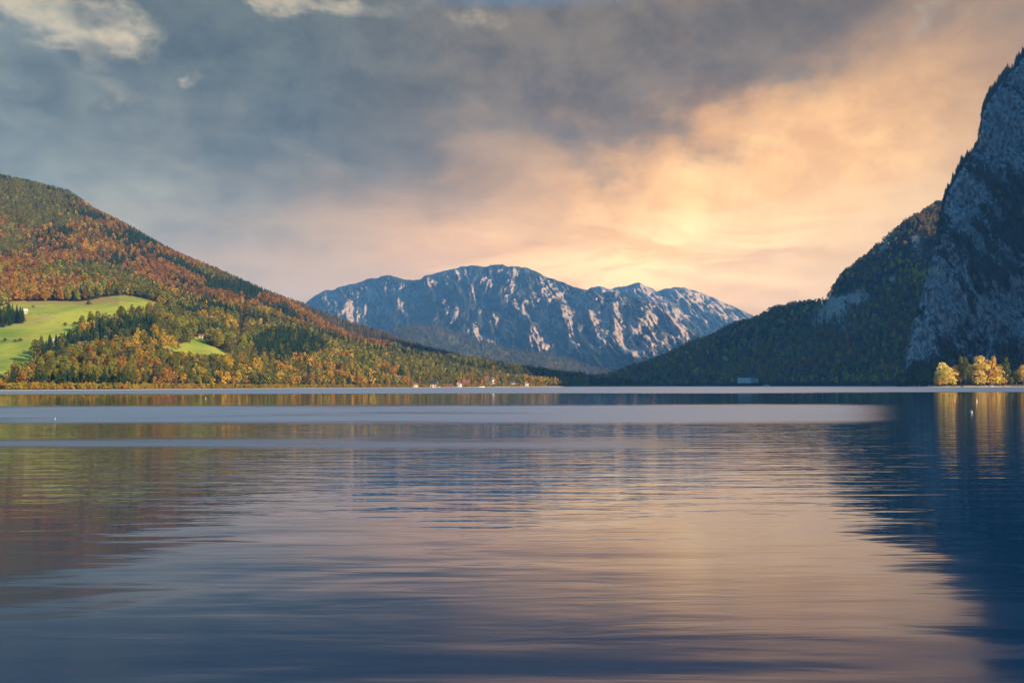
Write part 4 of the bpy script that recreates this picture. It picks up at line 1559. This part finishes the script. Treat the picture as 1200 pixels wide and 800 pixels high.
def house(name, label, cat, loc, rot, w_, l_, eave, rise, wall_m, roof_m, group=None, nwin=3, storeys=2, hip=0.0, chimney=True, gable_m=None, openings=False):
    """Gabled (or hipped) house; its front, with windows and a door, is the -y side."""
    t = thing(name, label, cat, loc, rot, 0.8 if group else 1.0, group)
    mb = MB()
    mb.box(-w_ / 2, w_ / 2, -l_ / 2, l_ / 2, -1.5, eave)
    if hip == 0:
        for sx_ in (-1, 1):
            x0 = sx_ * (w_ / 2)
            mb.add([(x0, -l_ / 2, eave), (x0, l_ / 2, eave), (x0, 0, eave + rise)], [(0, 1, 2)])
    mb.build('wall', wall_m, t)
    rb = MB()
    ov = 0.7
    th = 0.28
    hx = w_ / 2 + ov
    rx = hx - hip
    k = rise / (l_ / 2)
    ey, ez = l_ / 2 + ov, eave - ov * k + 0.05
    for dz, flip in ((0, False), (th, True)):
        pass
    low = [(-hx, -ey, ez), (hx, -ey, ez), (hx, ey, ez), (-hx, ey, ez), (-rx, 0, eave + rise + 0.05), (rx, 0, eave + rise + 0.05)]
    up_ = [(a, b, c + th) for a, b, c in low]
    rb.add(low + up_, [(0, 4, 5, 1), (2, 5, 4, 3), (3, 4, 0), (1, 5, 2), (6, 7, 11, 10), (8, 9, 10, 11), (6, 10, 9), (7, 8, 11),
                       (0, 1, 7, 6), (1, 2, 8, 7), (2, 3, 9, 8), (3, 0, 6, 9)] if hip else
           [(0, 4, 5, 1), (2, 5, 4, 3), (6, 7, 11, 10), (8, 9, 10, 11), (0, 1, 7, 6), (2, 3, 9, 8),
            (1, 5, 11, 7), (5, 2, 8, 11), (3, 4, 10, 9), (4, 0, 6, 10)])
    r = rb.build('roof', roof_m, t)
    if chimney:
        MB().box(w_ * 0.18, w_ * 0.18 + 0.8, 0.3, 1.1, eave + rise * 0.5, eave + rise + 1.1).build('chimney', wall_m, r)
    if openings:
        for i in range(2):
            xx = -w_ / 4 + i * w_ / 2
            MB().box(xx - w_ * 0.17, xx + w_ * 0.17, -l_ / 2 - 0.06, -l_ / 2 + 0.05, -0.6, eave * 0.72).build('boat_gate', TIMBER, t)
        return t
    for f in range(storeys):
        zc = (f + 0.56) * eave / storeys
        for i in range(nwin):
            if f == 0 and i == nwin // 2:
                continue
            xx = (i + 0.5) / nwin * w_ - w_ / 2
            wn_ = MB().box(xx - 0.65, xx + 0.65, -l_ / 2 - 0.10, -l_ / 2 + 0.05, zc - 0.8, zc + 0.8).build('window', WHITE if wall_m != WHITE else TIMBER, t)
            MB().box(xx - 0.52, xx + 0.52, -l_ / 2 - 0.13, -l_ / 2 - 0.09, zc - 0.67, zc + 0.67).build('pane', GLASS, wn_)
    if storeys > 1:
        for sx_ in (-1, 1):
            for yy_ in (-l_ / 4, l_ / 4):
                x0 = sx_ * w_ / 2
                wn_ = MB().box(x0 - 0.08, x0 + 0.08, yy_ - 0.6, yy_ + 0.6, eave * 0.66 - 0.7, eave * 0.66 + 0.7).build('window', WHITE if wall_m != WHITE else TIMBER, t)
                MB().box(x0 - 0.11, x0 + 0.11, yy_ - 0.48, yy_ + 0.48, eave * 0.66 - 0.58, eave * 0.66 + 0.58).build('pane', GLASS, wn_)
    MB().box(-0.6, 0.6, -l_ / 2 - 0.09, -l_ / 2 + 0.05, 0.0, 2.2).build('door', TIMBER, t)
    return t


def on(M, px, py, dz=0.0):
    p_ = M.hit(px, py)
    return (p_.x, p_.y, p_.z + dz)


def at_d(M, px, d, dz=0.0):
    return ((px - 600) / F * d, d, M.at(px, d) + dz)


VG = 'village houses by the lake'
house('farmhouse', 'white farmhouse with pale roof above the grove on the sloping meadow', 'house', on(A, 28, 367.5), 0.5, 8, 6, 3.4, 2.4, CREAM, ROOF_W, None, 3, 1)
house('barn', 'low barn with bright pale roof below the sloping meadow', 'barn', on(A, 77, 403.5, 1.0), 0.1, 11, 6, 3.4, 1.6, CREAM, ROOF_W, None, 3, 1, 0, False)
house('shed', 'small shed with pale roof left of the low barn', 'shed', on(A, 66, 403, 0.8), -0.1, 5, 5, 2.8, 1.4, CREAM, ROOF_W, None, 1, 1, 0, False)
house('cottage', 'cottage with red tiled roof half hidden in trees under the plantation', 'house', on(A, 98, 413, 3.0), 0.4, 9, 8, 4.0, 3.4, CREAM, ROOF_R, None, 3, 1)
house('hut', 'small pale hut at the upper end of the small meadow', 'hut', on(A, 236, 396, 0.3), 0.3, 6, 5, 2.8, 1.8, CREAM, ROOF_R, None, 1, 1, 0, False)
sh = lambda px_: float(np.interp(px_, cx_, shore_d))
house('boathouse', 'boathouse with dark gates and pale gable at the village waterline', 'boathouse', at_d(A, 507, sh(507) + 12, 0.4), 0.25, 11, 13, 4.2, 3.6, WHITE, ROOF_D, VG, openings=True, chimney=False)
house('lake_house', 'dark roofed house directly behind the boathouse', 'house', at_d(A, 509, sh(509) + 42, 1.2), -0.2, 13, 11, 6.5, 4.2, TIMBER, ROOF_D, VG, 4)
house('boat_shed', 'long low red boat shed right of the boathouse', 'shed', at_d(A, 525, sh(525) + 14, 0.4), 0.05, 17, 7, 3.2, 1.8, REDWOOD, ROOF_R, VG, 5, 1, 0, False)
house('lake_house', 'small white house with red roof at the waterline right of the red shed', 'house', at_d(A, 538, sh(538) + 14, 0.6), 1.3, 9, 8, 6.0, 3.4, WHITE, ROOF_R, VG, 3)
house('lake_house', 'broad timber house with rusty roof behind the small white house', 'house', at_d(A, 546, sh(546) + 38, 1.0), 0.15, 16, 11, 6.5, 4.6, REDWOOD, ROOF_R, VG, 4)
house('lake_house', 'cream house with brown roof low on the village slope', 'house', at_d(A, 570, sh(570) + 95, 2.0), 0.4, 13, 10, 6.5, 4.0, CREAM, ROOF_B, VG, 4)
house('lake_house', 'white house with brown roof, taller of two on the village slope', 'house', at_d(A, 577, sh(577) + 70, 3.0), 0.9, 11, 10, 8.0, 4.0, WHITE, ROOF_B, VG, 3)
house('lake_house', 'low cream house in front of the two slope houses', 'house', at_d(A, 573, sh(573) + 38, 1.0), -0.1, 10, 8, 4.5, 3.0, CREAM, ROOF_B, VG, 3, 1)
house('lake_house', 'white house with dark roof near the end of the village', 'house', at_d(A, 601, sh(601) + 45, 1.0), 0.2, 12, 9, 5.5, 3.6, WHITE, ROOF_D, VG, 4)
house('lake_house', 'last house of the village, red roofed, by the dark shore', 'house', at_d(A, 616, sh(616) + 25, 1.0), 0.7, 10, 9, 5.0, 3.6, WHITE, ROOF_R, VG, 3)
house('lake_house', 'cream chalet among orange trees left of the boathouse', 'house', at_d(A, 486, sh(486) + 16, 0.6), 0.4, 9, 8, 4.0, 3.0, CREAM, ROOF_B, VG, 3, 1)
house('lake_house', 'pale house alone among trees above the left end of the village', 'house', at_d(A, 467, sh(467) + 85, 3.5), 0.2, 12, 9, 5.5, 3.6, CREAM, ROOF_B, VG, 4)
# the white lakeside villa across the lake
dv = 1985
zv = E.at(872, dv)
house('villa', 'large white villa with wide dark hipped roof on the shaded shore', 'house', ((872 - 600) / F * dv, dv - 2, max(zv, 6) + 3.0), -0.12, 27, 16, 11, 8.5, WHITE, ROOF_D, None, 6, 2, 8.0)
house('annex', 'brownish annex house standing right of the white villa', 'house', ((884.5 - 600) / F * dv, dv + 4, max(zv, 6) + 3.0), 0.1, 14, 11, 9, 4.5, CREAM, ROOF_B, None, 3, 2)
house('boathouse', 'tiny brown boathouse at the dark inner end of the lake', 'boathouse', ((722 - 600) / F * 2420, 2420, 1.5), 0.1, 14, 10, 5.0, 4.0, REDWOOD, ROOF_B, None, openings=True, chimney=False)

# jetties
for (px, d, L, lab) in [(530.5, sh(530) - 8, 26, 'grey plank jetty on posts in front of the red shed'), (583, sh(583) - 6, 40, 'long low jetty along the shore below the slope houses')]:
    t = thing('jetty', lab, 'jetty', ((px - 600) / F * d, d, 0.0), 0.0)
    MB().box(-L / 2, L / 2, -1.2, 1.2, 0.75, 0.95).build('deck', WOODP, t)
    for i in range(5):
        xx = -L / 2 + 0.4 + i * (L - 0.8) / 4
        MB().tube([(xx, -1.3, -2), (xx, -1.3, 1.5)], [0.14, 0.14], 7).build('post', WOODP, t)

# boats
HULLW = plain('white boat hull', (0.78, 0.77, 0.74), 0.35, 0.04, 0.5)
DECKB = plain('boat deck', (0.35, 0.24, 0.14), 0.6, 0.15, 1.0)


def boat(label, loc, rot, L, cabin=True):
    t = thing('motor_boat', label, 'boat', loc, rot, 1.0, 'boats by the shore')
    mb = MB()
    sec = []
    for k in range(9):
        u = k / 8
        x = -L / 2 + u * L
        b = 0.5 * L * 0.27 * (1 - max(0, (u - 0.45) / 0.55) ** 2.2) + 0.02
        sheer = L * 0.085 * (1 + 0.7 * u * u)
        sec.append([(x, -b, sheer), (x, -b * 0.82, 0.0), (x, 0, -L * 0.04), (x, b * 0.82, 0.0), (x, b, sheer)])
    base = len(mb.v)
    for s_ in sec:
        mb.v += s_
    for k in range(8):
        for i in range(4):
            a = k * 5 + i
            mb.f.append([a, a + 5, a + 6, a + 1])
    mb.f.append([0, 1, 2, 3, 4])
    mb.build('hull', HULLW, t, True)
    db = MB()
    for k in range(8):
        a, b = sec[k], sec[k + 1]
        db.face([(a[0][0], a[0][1] * .97, a[0][2] - .08), (b[0][0], b[0][1] * .97, b[0][2] - .08), (b[4][0], b[4][1] * .97, b[4][2] - .08), (a[4][0], a[4][1] * .97, a[4][2] - .08)])
    db.build('deck', DECKB, t)
    if cabin:
        cb = MB()
        z0, z1 = L * 0.075, L * 0.22
        cb.add([(-L * .18, -L * .09, z0), (L * .17, -L * .08, z0), (L * .17, L * .08, z0), (-L * .18, L * .09, z0),
                (-L * .16, -L * .08, z1), (L * .08, -L * .07, z1), (L * .08, L * .07, z1), (-L * .16, L * .08, z1)],
               [(4, 5, 6, 7), (0, 1, 5, 4), (1, 2, 6, 5), (2, 3, 7, 6), (3, 0, 4, 7)])
        c = cb.build('cabin', HULLW, t)
        MB().box(-L * .13, L * .06, -L * .087, -L * .078, L * .135, L * .19).build('window', GLASS, c)
    return t


boat('white cabin boat moored on the dark shore right of the villa', ((898 - 600) / F * 1925, 1925, 0.1), 0.15, 16)
boat('white boat lying at the long low jetty', ((564 - 600) / F * (sh(564) - 10), sh(564) - 10, 0.1), 0.1, 10, False)
boat('small white boat moored before the boathouse', ((514 - 600) / F * (sh(514) - 6), sh(514) - 6, 0.1), -0.5, 7, True)

# buoys
BW = plain('white buoy', (0.28, 0.28, 0.27), 0.4, 0.04, 2.0)
BO = plain('orange buoy', (0.75, 0.22, 0.12), 0.4, 0.08, 2.0)
BY = plain('pale yellow buoy', (0.80, 0.66, 0.36), 0.4, 0.08, 2.0)
STEEL = plain('buoy steel', (0.35, 0.35, 0.36), 0.5, 0.1, 3.0)


def buoy(label, px, py, r_, tall, mat):
    d = H * F / (py - float(hor(px)))
    t = thing('mooring_buoy', label, 'buoy', ((px - 600) / F * d, d, 0.0), 0, 1.0, 'mooring buoys on the lake')
    if tall:
        MB().lathe([(r_ * 0.9, -0.25), (r_, 0.0), (r_, r_ * 0.8), (r_ * 0.45, r_ * 1.5), (r_ * 0.32, r_ * 3.6), (r_ * 0.12, r_ * 4.0)], 14).build('float', mat, t, True)
    else:
        MB().lathe([(0.02, -r_ * 0.7), (r_ * 0.7, -r_ * 0.5), (r_, 0.1 * r_), (r_ * 0.87, r_ * 0.6), (r_ * 0.5, r_ * 0.95), (0.05, r_ * 1.1)], 16).build('float', mat, t, True)
    z0 = r_ * 3.9 if tall else r_ * 1.05
    MB().tube([(-r_ * .18, 0, z0), (-r_ * .16, 0, z0 + r_ * .3), (r_ * .16, 0, z0 + r_ * .3), (r_ * .18, 0, z0)], [r_ * .06] * 4, 6).build('ring', STEEL, t)


buoy('orange upright buoy before the tip of the promontory', 1118.5, 470.5, 0.12, True, BO)
buoy('pale yellow upright buoy before the largest golden tree', 1144.5, 470.5, 0.11, True, BY)
buoy('white round buoy, nearest of three off the promontory', 1138, 483, 0.15, False, BW)
buoy('white upright buoy in the orange reflection off the left shore', 241, 467, 0.11, True, BW)
buoy('small white upright buoy alone in the pale band near left edge', 64.5, 491.5, 0.05, True, BW)

# ------------------------------------------------------------------ the air
m, n, out = new_mat('air')
pv = n.new('ShaderNodeVolumePrincipled')
pv.inputs['Color'].default_value = (0.15, 0.44, 1.0, 1)
pv.inputs['Absorption Color'].default_value = (1, 1, 1, 1)
pv.inputs['Density'].default_value = 5.4e-5
pv.inputs['Anisotropy'].default_value = 0.0
n.nt.links.new(pv.outputs[0], out.inputs['Volume'])
o = MB().box(-9000, 9000, -400, 14500, -8, 1400).build('haze', m)
o['kind'] = 'stuff'
tag(o, 'blue evening haze over the lake and mountains', 'haze')
